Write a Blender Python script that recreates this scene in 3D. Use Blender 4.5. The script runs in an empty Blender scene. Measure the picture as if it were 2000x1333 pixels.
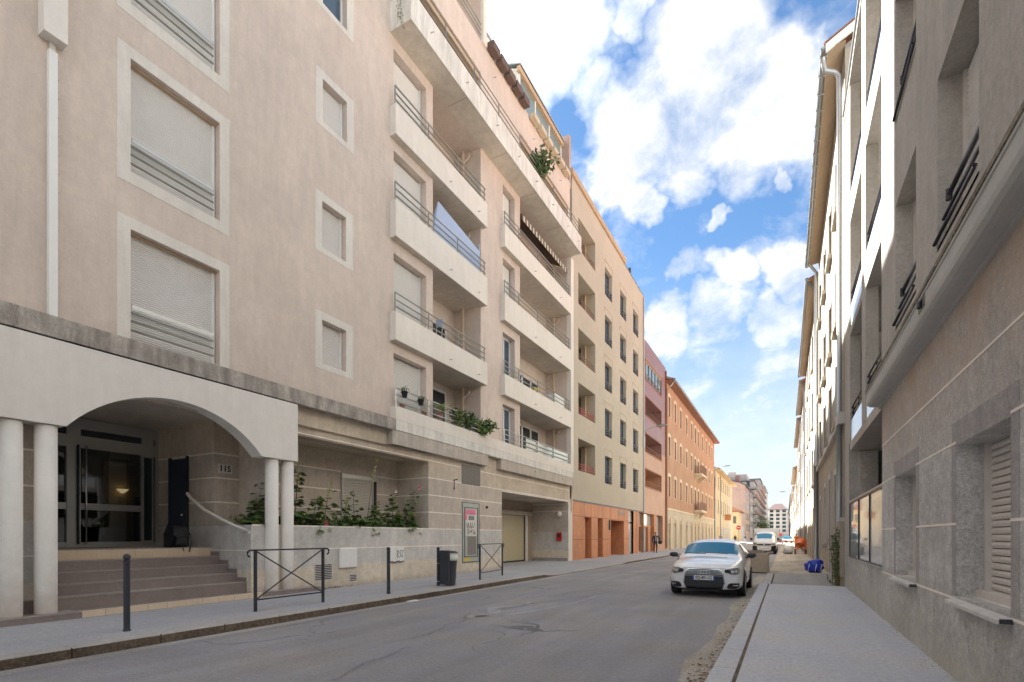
import bpy, bmesh, math, random
from mathutils import Vector, Matrix
from mathutils.bvhtree import BVHTree
R = math.radians
S = bpy.context.scene
COL = S.collection
random.seed(7)

# ------------------------------------------------------------------ camera
SN, CS, CH = .4717, .8817, 1.5
cam_d = bpy.data.cameras.new("camera")
cam = bpy.data.objects.new("camera", cam_d)
COL.objects.link(cam)
cam.location = (0, 0, CH)
cam.rotation_euler = (R(90), 0, math.asin(SN))
cam_d.sensor_width = 36
cam_d.lens = 18
cam_d.shift_y = 0.1908
cam_d.clip_end = 3000
cam_d.clip_start = .05
S.camera = cam
S.cycles.diffuse_bounces = 7
S.view_settings.view_transform = 'Standard'
S.view_settings.look = 'None'
S.view_settings.exposure = 3.97
S.view_settings.gamma = 1
try:
    S.view_settings.use_curve_mapping = False
except Exception:
    pass

# ------------------------------------------------------------------ sun + sky
SUNV = Vector((-1, .66, 1.33)).normalized()
sd = bpy.data.lights.new("sun", 'SUN')
sd.energy = 2.0
sd.angle = R(0.55)
sd.color = (1, .965, .91)
sun = bpy.data.objects.new("sun", sd)
COL.objects.link(sun)
sun.rotation_euler = SUNV.to_track_quat('Z', 'Y').to_euler()

world = bpy.data.worlds.new("World")
S.world = world
world.use_nodes = True
wt = world.node_tree
for n in list(wt.nodes):
    wt.nodes.remove(n)


class NT:
    """small helper to write node graphs"""
    def __init__(self, tree):
        self.t = tree

    def n(self, typ, **kw):
        nd = self.t.nodes.new(typ)
        for k, v in kw.items():
            setattr(nd, k, v)
        return nd

    def l(self, a, b):
        self.t.links.new(a, b)

    def val(self, sock, v):
        if hasattr(v, 'is_output') or isinstance(v, bpy.types.NodeSocket):
            self.l(v, sock)
        else:
            sock.default_value = v

    def math(self, op, a, b=None, c=None, clamp=False):
        nd = self.n('ShaderNodeMath', operation=op)
        nd.use_clamp = clamp
        self.val(nd.inputs[0], a)
        if b is not None:
            self.val(nd.inputs[1], b)
        if c is not None:
            self.val(nd.inputs[2], c)
        return nd.outputs[0]

    def vmath(self, op, a, b=None):
        nd = self.n('ShaderNodeVectorMath', operation=op)
        self.val(nd.inputs[0], a)
        if b is not None:
            self.val(nd.inputs[1], b)
        return nd.outputs['Value'] if op in ('DOT_PRODUCT', 'LENGTH', 'DISTANCE') else nd.outputs[0]

    def noise(self, vec, scale, detail=4, rough=.55, dist=0, col=False):
        nd = self.n('ShaderNodeTexNoise')
        self.val(nd.inputs['Vector'], vec)
        nd.inputs['Scale'].default_value = scale
        nd.inputs['Detail'].default_value = detail
        nd.inputs['Roughness'].default_value = rough
        nd.inputs['Distortion'].default_value = dist
        return nd.outputs['Color' if col else 'Fac']

    def mr(self, v, a, b, c=0., d=1., smooth=False):
        nd = self.n('ShaderNodeMapRange')
        if smooth:
            nd.interpolation_type = 'SMOOTHSTEP'
        self.val(nd.inputs[0], v)
        for i, q in enumerate((a, b, c, d)):
            self.val(nd.inputs[i + 1], q)
        return nd.outputs[0]

    def mix(self, f, a, b, mode='MIX'):
        nd = self.n('ShaderNodeMix', data_type='RGBA', blend_type=mode)
        self.val(nd.inputs[0], f)
        for s, v in ((nd.inputs[6], a), (nd.inputs[7], b)):
            if isinstance(v, (tuple, list)):
                v = tuple(v) + ((1,) if len(v) == 3 else ())
            self.val(s, v)
        return nd.outputs[2]

    def ramp(self, f, stops):
        nd = self.n('ShaderNodeValToRGB')
        el = nd.color_ramp.elements
        while len(el) > 1:
            el.remove(el[-1])
        for i, (p, c) in enumerate(stops):
            e = el[0] if i == 0 else el.new(p)
            e.position = p
            e.color = tuple(c) + (1,)
        self.val(nd.inputs[0], f)
        return nd.outputs[0]


W = NT(wt)
wo = W.n('ShaderNodeOutputWorld')
sky = W.n('ShaderNodeTexSky')
sky.sky_type = 'NISHITA'
sky.sun_disc = False
sky.sun_elevation = math.asin(SUNV.z)
sky.sun_rotation = math.atan2(SUNV.x, SUNV.y)
sky.air_density = 1.15
sky.dust_density = 0.3
sky.altitude = 1500
sky.ozone_density = 2.2
bg1 = W.n('ShaderNodeBackground')
bg1.inputs[1].default_value = 0.05
W.l(W.mix(1.0, sky.outputs[0], (.175, .22, .24), 'MULTIPLY'), bg1.inputs[0])
tc = W.n('ShaderNodeTexCoord')
dr = W.vmath('NORMALIZE', tc.outputs['Generated'])
sx = W.n('ShaderNodeSeparateXYZ')
W.l(dr, sx.inputs[0])
zc = W.math('MAXIMUM', sx.outputs[2], 0.0)
zz = W.math('ADD', zc, 0.16)
cx = W.n('ShaderNodeCombineXYZ')
W.l(W.math('DIVIDE', sx.outputs[0], zz), cx.inputs[0])
W.l(W.math('DIVIDE', sx.outputs[1], zz), cx.inputs[1])
pl = W.vmath('ADD', cx.outputs[0], (3.1, 1.7, 0))
wrp = W.vmath('ADD', pl, W.vmath('MULTIPLY', W.noise(pl, 2.2, 3, .5, 0, True), (.35, .35, 0)))
nz = W.noise(wrp, 3.4, 9, .56, .1)
nz2 = W.noise(dr, 16, 7, .62, .3)


def pixdir(px, py):
    u, v = (px - 1000) / 1000, (1048 - py) / 1000
    return Vector((CS * u - SN, SN * u + CS, v)).normalized()


drw = W.vmath('NORMALIZE', W.vmath('ADD', dr, W.vmath('MULTIPLY', W.vmath('SUBTRACT', W.noise(dr, 9, 4, .6, 0, True), (.5, .5, .5)), (.16, .16, .16))))
blob = None
for (px, py, rad, amp) in ((1400, 110, .11, .62), (1330, 190, .12, .55), (1490, 220, .11, .62), (1220, 290, .085, .6), (1330, 290, .07, .5), (1050, 40, .13, .62),
                           (1570, 210, .07, .55), (960, -60, .25, .3), (1190, 380, .05, .55), (1250, 410, .045, .5), (1430, 525, .045, .6), (1540, 525, .05, .55), (1350, 535, .04, .4),
                           (1160, 200, .045, .42), (1300, 640, .05, .5), (1400, 630, .06, .42), (1520, 620, .06, .5), (1340, 740, .08, .4), (1500, 740, .08, .4), (1420, 850, .12, .35),
                           (1408, 405, .018, .42), (1240, 5, .04, .5), (1555, 345, .014, .35), (1600, 90, .03, .3)):
    d = W.vmath('DOT_PRODUCT', drw, tuple(pixdir(px, py)))
    b = W.mr(d, math.cos(rad), math.cos(rad * .35), 0.0, amp, smooth=True)
    blob = b if blob is None else W.math('MAXIMUM', blob, b)
# away from the street opening denser unseen cloud is added for more light
inview = W.mr(W.vmath('DOT_PRODUCT', dr, tuple(pixdir(1350, 350))), math.cos(.62), math.cos(.42), 0, 1, smooth=True)
base = W.mr(inview, 0, 1, .22, -.06)
dens = W.math('ADD', W.math('ADD', W.math('MULTIPLY', nz, .62), W.math('MULTIPLY', nz2, .38)), W.math('ADD', W.math('MULTIPLY', W.math('MULTIPLY', blob, inview), .55), base))
fac = W.mr(dens, .455, .76, 0, 1)
haz = W.mr(sx.outputs[2], 0.05, 0.50, 0.9, 0.0, smooth=True)
shade = W.mr(W.math('ADD', W.math('MULTIPLY', nz, .5), W.math('MULTIPLY', nz2, .5)), .36, .64, 0, 1)
ccol = W.mix(shade, (.35, .385, .44), (.62, .615, .61))
f2 = W.math('MULTIPLY', fac, .97)
ccol = W.mix(W.mr(sx.outputs[2], .08, .5, .75, 0, smooth=True), ccol, (.43, .475, .52))
fac = W.math('MAXIMUM', f2, haz)
bg2 = W.n('ShaderNodeBackground')
bg2.inputs[1].default_value = 0.138
glow = W.mr(W.vmath('DOT_PRODUCT', dr, tuple(SUNV)), .84, 1.0, 1.0, 2.4, smooth=True)
hs_ = W.n('ShaderNodeHueSaturation')
W.l(ccol, hs_.inputs['Color'])
W.l(glow, hs_.inputs['Value'])
W.l(hs_.outputs[0], bg2.inputs[0])
mxs = W.n('ShaderNodeMixShader')
W.l(fac, mxs.inputs[0])
W.l(bg1.outputs[0], mxs.inputs[1])
W.l(bg2.outputs[0], mxs.inputs[2])
W.l(mxs.outputs[0], wo.inputs[0])

# ------------------------------------------------------------------ materials
MATS = {}


def newmat(name):
    m = bpy.data.materials.new(name)
    m.use_nodes = True
    t = m.node_tree
    for n in list(t.nodes):
        t.nodes.remove(n)
    g = NT(t)
    o = g.n('ShaderNodeOutputMaterial')
    b = g.n('ShaderNodeBsdfPrincipled')
    g.l(b.outputs[0], o.inputs[0])
    MATS[name] = m
    return m, g, b


def plain(name, col, rough=.5, metal=0., spec=.5, grain=0., coat=0.):
    m, g, b = newmat(name)
    c = tuple(col) + (1,)
    b.inputs['Base Color'].default_value = c
    b.inputs['Roughness'].default_value = rough
    b.inputs['Metallic'].default_value = metal
    b.inputs['Specular IOR Level'].default_value = spec
    if coat:
        b.inputs['Coat Weight'].default_value = coat
        b.inputs['Coat Roughness'].default_value = .04
    if grain:
        geo = g.n('ShaderNodeNewGeometry')
        f = g.noise(geo.outputs['Position'], 7, 6, .65)
        f = g.mr(f, .25, .75, 1 - grain, 1 + grain)
        hsv = g.n('ShaderNodeHueSaturation')
        hsv.inputs['Color'].default_value = c
        g.l(f, hsv.inputs['Value'])
        g.l(hsv.outputs[0], b.inputs['Base Color'])
    return m


def stucco(name, col, grain=60, gamp=.07, blot=.10, streak=.0, bump=.25, rough=.92, dirt=None, dirtz=None, bands=None, tint=None):
    """rendered wall: mottling, fine grain, rain streaks, dirt near a level"""
    m, g, b = newmat(name)
    geo = g.n('ShaderNodeNewGeometry')
    P = geo.outputs['Position']
    c = tuple(col)
    if bands:
        sp = g.n('ShaderNodeSeparateXYZ')
        g.l(P, sp.inputs[0])
        cur = tuple(bands[0][1])
        wob = g.math('ADD', sp.outputs[2], g.mr(g.noise(P, 1.3, 3), 0, 1, -.02, .02))
        for z, cc in bands[1:]:
            f = g.mr(wob, z - .015, z + .015)
            cur = g.mix(f, cur, cc)
        base = cur
    else:
        base = g.mix(0., c, c)
    v1 = g.mr(g.noise(P, .55, 5, .6), .28, .72, 1 - blot, 1 + blot)
    v2 = g.mr(g.noise(P, grain, 3, .7), .3, .7, 1 - gamp, 1 + gamp)
    v4 = g.mr(g.noise(P, 4.5, 4, .65), .3, .7, 1 - blot * .6, 1 + blot * .6)
    v = g.math('MULTIPLY', g.math('MULTIPLY', v1, v2), v4)
    v = g.math('MULTIPLY', v, g.mr(g.noise(P, 17, 5, .85), .25, .75, 1 - gamp * 1.6, 1 + gamp * 1.6))
    if streak:
        mp = g.n('ShaderNodeMapping')
        mp.inputs['Scale'].default_value = (2.6, 2.6, .5)
        g.l(P, mp.inputs[0])
        s = g.noise(mp.outputs[0], 1.6, 8, .72, .3)
        v = g.math('MULTIPLY', v, g.mr(s, .35, .68, 1 + streak * .35, 1 - streak))
    hsv = g.n('ShaderNodeHueSaturation')
    g.l(base, hsv.inputs['Color'])
    g.l(v, hsv.inputs['Value'])
    out = hsv.outputs[0]
    if dirt:
        sp2 = g.n('ShaderNodeSeparateXYZ')
        g.l(P, sp2.inputs[0])
        nn = g.noise(P, 2.6, 6, .7)
        f = g.mr(g.math('ADD', sp2.outputs[2], g.mr(nn, .2, .8, -dirtz[1], dirtz[1])), dirtz[0] - dirtz[1], dirtz[0] + dirtz[1], dirtz[2], 0)
        out = g.mix(f, out, dirt)
    if tint:
        sp3 = g.n('ShaderNodeSeparateXYZ')
        g.l(P, sp3.inputs[0])
        f = g.mr(sp3.outputs[2], tint[1], tint[2], 0, 1)
        f = g.math('MULTIPLY', f, g.mr(g.noise(P, .9, 6, .72, .4), .42, .62, .1, .9))
        out = g.mix(f, out, tint[0])
    g.l(out, b.inputs['Base Color'])
    b.inputs['Roughness'].default_value = rough
    b.inputs['Specular IOR Level'].default_value = .25
    if bump:
        bp = g.n('ShaderNodeBump')
        bp.inputs['Strength'].default_value = bump
        bp.inputs['Distance'].default_value = .006
        g.l(g.noise(P, grain * 1.4, 4, .7), bp.inputs['Height'])
        g.l(bp.outputs[0], b.inputs['Normal'])
    return m


def glassy(name, col, rough=.04, spec=.9, ior=1.5):
    m, g, b = newmat(name)
    geo = g.n('ShaderNodeNewGeometry')
    b.inputs['Base Color'].default_value = tuple(col) + (1,)
    b.inputs['Roughness'].default_value = rough
    b.inputs['Specular IOR Level'].default_value = spec
    b.inputs['IOR'].default_value = ior
    bp = g.n('ShaderNodeBump')
    bp.inputs['Strength'].default_value = .04
    bp.inputs['Distance'].default_value = .02
    g.l(g.noise(geo.outputs['Position'], 1.1, 2), bp.inputs['Height'])
    g.l(bp.outputs[0], b.inputs['Normal'])
    return m


def clear_glass(name, tint=(.85, .9, .9), refl=.14):
    m = bpy.data.materials.new(name)
    m.use_nodes = True
    t = m.node_tree
    for n in list(t.nodes):
        t.nodes.remove(n)
    g = NT(t)
    o = g.n('ShaderNodeOutputMaterial')
    tr = g.n('ShaderNodeBsdfTransparent')
    tr.inputs[0].default_value = tuple(tint) + (1,)
    gl = g.n('ShaderNodeBsdfGlossy')
    gl.inputs['Roughness'].default_value = .02
    fr = g.n('ShaderNodeFresnel')
    fr.inputs[0].default_value = 1.5
    mx = g.n('ShaderNodeMixShader')
    g.l(g.math('ADD', fr.outputs[0], refl, clamp=True), mx.inputs[0])
    g.l(tr.outputs[0], mx.inputs[1])
    g.l(gl.outputs[0], mx.inputs[2])
    g.l(mx.outputs[0], o.inputs[0])
    MATS[name] = m
    return m


M = MATS
stucco('pink', (.645, .552, .488), 45, .05, .075, .09, .2, dirt=(.40, .34, .29), dirtz=(5.0, .35, .45))
stucco('portico', (.78, .75, .70), 80, .02, .05, .05, .06)
stucco('column_paint', (.76, .73, .68), 80, .03, .06, .05, .1, dirt=(.48, .40, .33), dirtz=(.55, .4, .6))
stucco('surround', (.72, .685, .63), 70, .04, .06, .10, .12)
stucco('stone_cornice', (.42, .385, .345), 50, .14, .18, .5, .35)
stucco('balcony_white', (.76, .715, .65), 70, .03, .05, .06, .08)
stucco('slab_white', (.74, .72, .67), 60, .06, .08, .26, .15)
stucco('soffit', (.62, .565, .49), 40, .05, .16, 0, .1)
stucco('lower', (.4, .35, .3), 55, .10, .16, .12, .5,
       bands=[(0, (.69, .62, .51)), (.74, (.60, .58, .55)), (1.76, (.54, .475, .41)), (3.48, (.58, .50, .405))],
       dirt=(.34, .26, .19), dirtz=(.16, .14, .75))
stucco('lower_dark', (.44, .36, .29), 55, .09, .14, .15, .5)
stucco('joint', (.86, .80, .72), 60, .05, .08)
stucco('ledge', (.52, .47, .41), 55, .08, .12, .25, .3)
stucco('concrete', (.36, .35, .33), 60, .1, .15, .2, .3)
stucco('b_cream', (.505, .45, .365), 50, .05, .06, .05, .25)
stucco('b_loggia', (.50, .42, .31), 50, .05, .08, 0, .2)
stucco('tan', (.48, .36, .25), 50, .06, .08)
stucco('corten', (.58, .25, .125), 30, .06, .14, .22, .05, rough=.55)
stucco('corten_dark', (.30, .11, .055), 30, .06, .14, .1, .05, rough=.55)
stucco('c_mauve', (.30, .17, .16), 30, .05, .12, .08, .05, rough=.4)
stucco('c_orange_reflection', (.50, .29, .19), 30, .05, .10, .08, .05, rough=.5)  # orange tone puts a reflection into the lower walls' colour
stucco('d_orange', (.48, .285, .18), 30, .05, .12, .08, .2)
stucco('d_cream', (.57, .495, .375), 30, .05, .08, .06, .2)
stucco('d_trim', (.72, .60, .44), 30, .04, .06, .0, .1)
stucco('e_yellow', (.56, .47, .32), 30, .05, .10, .08, .2)
stucco('ochre', (.55, .42, .24), 30, .06, .12, .08, .2)
stucco('mauve_wall', (.42, .32, .28), 30, .06, .10, .10, .2)
stucco('pale_wall', (.42, .405, .40), 30, .05, .10, .10, .2)
stucco('white_wall', (.46, .45, .43), 30, .05, .08, .08, .2)
stucco('blue_wall', (.36, .41, .45), 30, .05, .08, .08, .2)
stucco('right_grey', (.265, .245, .22), 70, .26, .20, .14, .9,
       bands=[(0, (.50, .485, .46)), (1.0, (.56, .55, .53)), (2.4, (.52, .50, .475))], tint=((.48, .37, .28), 2.4, 3.8),
       dirt=(.52, .50, .40), dirtz=(.30, .3, .6))
stucco('right_brown', (.52, .50, .475), 70, .24, .16, .12, .9, tint=((.48, .37, .28), 2.2, 3.6))
stucco('right_dark', (.40, .38, .37), 70, .18, .10, .18, .8)
stucco('right_upper', (.47, .445, .405), 75, .14, .10, .12, .7)
stucco('right_ledge', (.50, .495, .47), 60, .04, .06, .05, .06, rough=.7)
stucco('lichen', (.24, .22, .17), 22, .35, .3, .3, .8)
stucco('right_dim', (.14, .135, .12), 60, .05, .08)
stucco('right_cream', (.42, .38, .315), 30, .04, .06, .05, .15)
stucco('right_beige', (.46, .41, .33), 40, .08, .10, .15, .4)
stucco('right_sill', (.62, .60, .57), 60, .05, .08, .15, .1)
stucco('tile_dark', (.27, .225, .21), 20, .05, .12, 0, .05, rough=.6)
stucco('tile_tread', (.36, .32, .30), 20, .05, .12, 0, .05, rough=.6)
stucco('tile_peach', (.70, .57, .43), 30, .03, .07, .05, .03, rough=.5)
stucco('roof_tile', (.40, .19, .12), 8, .15, .2)
plain('metal_green', (.42, .46, .43), .45, .2, grain=.1)
plain('rail_metal', (.33, .33, .29), .35, .6, grain=.06)
plain('rail_silver', (.55, .56, .55), .3, .7)
plain('black_rail', (.035, .035, .045), .35, .3)
plain('frame_white', (.72, .73, .72), .4, grain=.04)
plain('pvc', (.84, .84, .82), .45, grain=.04)
plain('alu', (.52, .53, .51), .35, .5)
plain('anthracite', (.045, .05, .06), .45, .2, grain=.1)
plain('bin_plastic', (.055, .06, .075), .5, grain=.1)
plain('bin_bag', (.72, .76, .66), .4, grain=.15)
plain('shutter_white', (.82, .815, .79), .5, grain=.04)
plain('shutter_beige', (.64, .60, .555), .5, grain=.07)
plain('slot_grey', (.34, .32, .30), .8)
plain('zinc', (.34, .36, .37), .4, .6, grain=.08)
plain('zinc_light', (.5, .52, .53), .4, .5, grain=.05)
plain('pipe_cream', (.66, .55, .42), .5)
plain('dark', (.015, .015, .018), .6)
plain('door_blue', (.035, .045, .075), .5)
plain('garage_door', (.50, .45, .31), .6, grain=.09)
plain('black_rubber', (.02, .02, .02), .75)
plain('red_paint', (.55, .02, .02), .4)
plain('lamp_white', (.75, .73, .66), .4)
plain('blue_sack', (.01, .04, .48), .35, grain=.2)
plain('sack_white', (.75, .78, .85), .4)
plain('terracotta', (.45, .17, .10), .7, grain=.1)
plain('planter_brown', (.13, .085, .07), .6, grain=.15)
plain('planter_cream', (.55, .47, .34), .6, grain=.1)
plain('cloth_blue', (.42, .52, .72), .8, grain=.05)
plain('awning', (.62, .57, .46), .8)
plain('awning_dark', (.12, .09, .07), .8)
plain('orange_cloth', (.62, .20, .05), .8)
plain('poster', (.68, .66, .62), .5, grain=.1)
plain('pink_print', (.75, .22, .34), .6, grain=.25)
plain('ink', (.03, .03, .035), .6)
plain('yellow_paint', (.65, .5, .10), .6, grain=.2)
plain('louvre', (.22, .205, .19), .5, grain=.1)
plain('brown_wood', (.22, .10, .06), .6, grain=.15)
plain('wood_panel', (.50, .36, .17), .6, grain=.12)
plain('mesh_grey', (.30, .32, .30), .5)
glassy('glass_dark', (.025, .032, .04))
glassy('glass_blue', (.05, .09, .14), .03)
glassy('glass_shop', (.28, .32, .32), .05)
glassy('glass_pane', (.50, .53, .54), .03, 1.0, 1.9)  # pale base colour stands in for the reflected street
glassy('glass_sky', (.74, .82, .90), .06, 1.0, 1.9)  # pale blue base colour paints in the reflected sky
glassy('glass_green', (.20, .26, .25), .06)
clear_glass('door_glass', (.62, .64, .66), .10)
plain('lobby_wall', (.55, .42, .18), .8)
plain('car_paint', (.80, .82, .84), .22, .0, .6, coat=1.)
plain('van_paint', (.66, .66, .65), .3, 0, .5, coat=.6)
glassy('windscreen', (.045, .20, .34), .03, .35, 1.4)  # blue reflection is put into the base colour, true reflection kept low
plain('chrome', (.7, .72, .74), .12, 1.)
plain('grille_black', (.012, .012, .015), .35)
plain('headlamp', (.35, .37, .38), .08, .7)
plain('plate_white', (.78, .79, .80), .4)
plain('plate_blue', (.02, .08, .40), .4)
plain('wheel_rim', (.42, .43, .44), .3, .8)
plain('skin', (.50, .30, .21), .6)
plain('navy_cloth', (.02, .024, .045), .85)
plain('grey_cloth', (.25, .26, .30), .85)
plain('hair_dark', (.03, .02, .015), .7)
plain('hivis', (.85, .26, .04), .7)
plain('mixer_orange', (.72, .16, .05), .45)
plain('stone_block', (.47, .40, .31), .9, grain=.12)
plain('bark', (.13, .10, .075), .9, grain=.2)
stucco('slate_mauve', (.12, .085, .08), 8, .1, .2)
plain('sign_red', (.62, .03, .06), .4)
plain('sign_white', (.8, .8, .8), .4)
plain('leaf_dry', (.16, .075, .03), .8, grain=.4)


def leafmat(name, a, b2):
    m, g, b = newmat(name)
    geo = g.n('ShaderNodeNewGeometry')
    f = g.mr(g.noise(geo.outputs['Position'], 9, 3), .3, .7)
    c = g.mix(f, a, b2)
    g.l(c, b.inputs['Base Color'])
    b.inputs['Roughness'].default_value = .55
    b.inputs['Specular IOR Level'].default_value = .3
    return m


leafmat('leaf', (.05, .11, .04), (.16, .23, .085))
leafmat('leaf_light', (.16, .25, .06), (.30, .36, .12))
leafmat('leaf_vine', (.055, .085, .035), (.15, .16, .08))
leafmat('stem', (.16, .17, .08), (.22, .18, .10))
plain('bloom_pink', (.75, .12, .25), .6)
plain('bloom_pale', (.78, .52, .55), .6)
plain('bud', (.50, .48, .24), .7)

m, g, b = newmat('lamp_glow')
b.inputs['Base Color'].default_value = (1, .8, .4, 1)
b.inputs['Emission Color'].default_value = (1, .72, .35, 1)
b.inputs['Emission Strength'].default_value = .07


def asphalt(name, col, bump=.5, cracks=0., patch=.1, scale=90, warm=0.):
    m, g, b = newmat(name)
    geo = g.n('ShaderNodeNewGeometry')
    P = geo.outputs['Position']
    v = g.mr(g.noise(P, scale, 2, .8), .3, .7, .72, 1.28)
    v = g.math('MULTIPLY', v, g.mr(g.noise(P, .35, 5, .6, .5), .3, .7, 1 - patch, 1 + patch))
    mp = g.n('ShaderNodeMapping')
    mp.inputs['Scale'].default_value = (1.6, .14, 1)
    g.l(P, mp.inputs[0])
    v = g.math('MULTIPLY', v, g.mr(g.noise(mp.outputs[0], 1.4, 5, .6), .3, .7, 1 - patch * .8, 1 + patch * .8))
    v = g.math('MULTIPLY', v, g.math('MULTIPLY', g.mr(g.noise(P, 16, 6, .95), .3, .7, .74, 1.26), g.mr(g.noise(P, 42, 3, .9), .3, .7, .85, 1.15)))
    base = g.mix(g.mr(g.noise(P, .8, 4), .4, .65, 0, 1), col, tuple(q * k for q, k in zip(col, (1.10, 1.04, .95))))
    hs = g.n('ShaderNodeHueSaturation')
    g.l(base, hs.inputs['Color'])
    g.l(v, hs.inputs['Value'])
    out = hs.outputs[0]
    if cracks:
        wv = g.vmath('ADD', P, g.vmath('MULTIPLY', g.noise(P, .55, 3, .5, 0, True), (3.2, 3.2, 0)))
        vo = g.n('ShaderNodeTexVoronoi', feature='DISTANCE_TO_EDGE')
        vo.inputs['Scale'].default_value = .17
        g.l(wv, vo.inputs['Vector'])
        wid = g.mr(g.noise(P, 1.7, 2), .3, .7, .0005, .006)
        msk = g.mr(g.noise(P, .16, 2), .50, .56, 0, cracks)
        f = g.math('MULTIPLY', g.math('LESS_THAN', vo.outputs['Distance'], wid), msk)
        out = g.mix(f, out, tuple(q * .55 for q in col))
        vo2 = g.n('ShaderNodeTexVoronoi', feature='DISTANCE_TO_EDGE')
        vo2.inputs['Scale'].default_value = 1.1
        g.l(g.vmath('ADD', P, g.vmath('MULTIPLY', g.noise(P, 3., 3, .5, 0, True), (.6, .6, 0))), vo2.inputs['Vector'])
        f2 = g.math('MULTIPLY', g.math('LESS_THAN', vo2.outputs['Distance'], .008), g.mr(g.noise(P, .3, 2), .56, .6, 0, .6))
        out = g.mix(f2, out, tuple(q * .5 for q in col))
    g.l(out, b.inputs['Base Color'])
    b.inputs['Roughness'].default_value = .9
    b.inputs['Specular IOR Level'].default_value = .3
    bp = g.n('ShaderNodeBump')
    bp.inputs['Strength'].default_value = bump
    bp.inputs['Distance'].default_value = .008
    g.l(g.noise(P, scale * 1.1, 3, .8), bp.inputs['Height'])
    g.l(bp.outputs[0], b.inputs['Normal'])
    return m


asphalt('road', (.272, .272, .292), .6, 1.0, .12)
asphalt('paving', (.37, .378, .41), .25, 0, .07, 140)
asphalt('paving_right', (.47, .49, .53), .2, 0, .05, 150)
asphalt('paving_patch', (.31, .31, .31), .4, .3, .14, 110)
asphalt('worn_ground', (.44, .40, .33), .5, .0, .22, 40)
asphalt('seal_dark', (.215, .215, .23), .3, 0, .1, 60)
asphalt('seal_light', (.33, .335, .36), .3, 0, .1, 60)
asphalt('channel', (.36, .35, .35), .5, 0, .22, 60)
asphalt('gutter', (.34, .32, .285), .6, .0, .3, 50)
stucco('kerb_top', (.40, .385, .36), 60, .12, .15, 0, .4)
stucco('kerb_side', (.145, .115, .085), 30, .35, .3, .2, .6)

# ------------------------------------------------------------------ mesh builder


def wloc(o):
    v = Vector((0, 0, 0))
    while o:
        v += o.location
        o = o.parent
    return v


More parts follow.
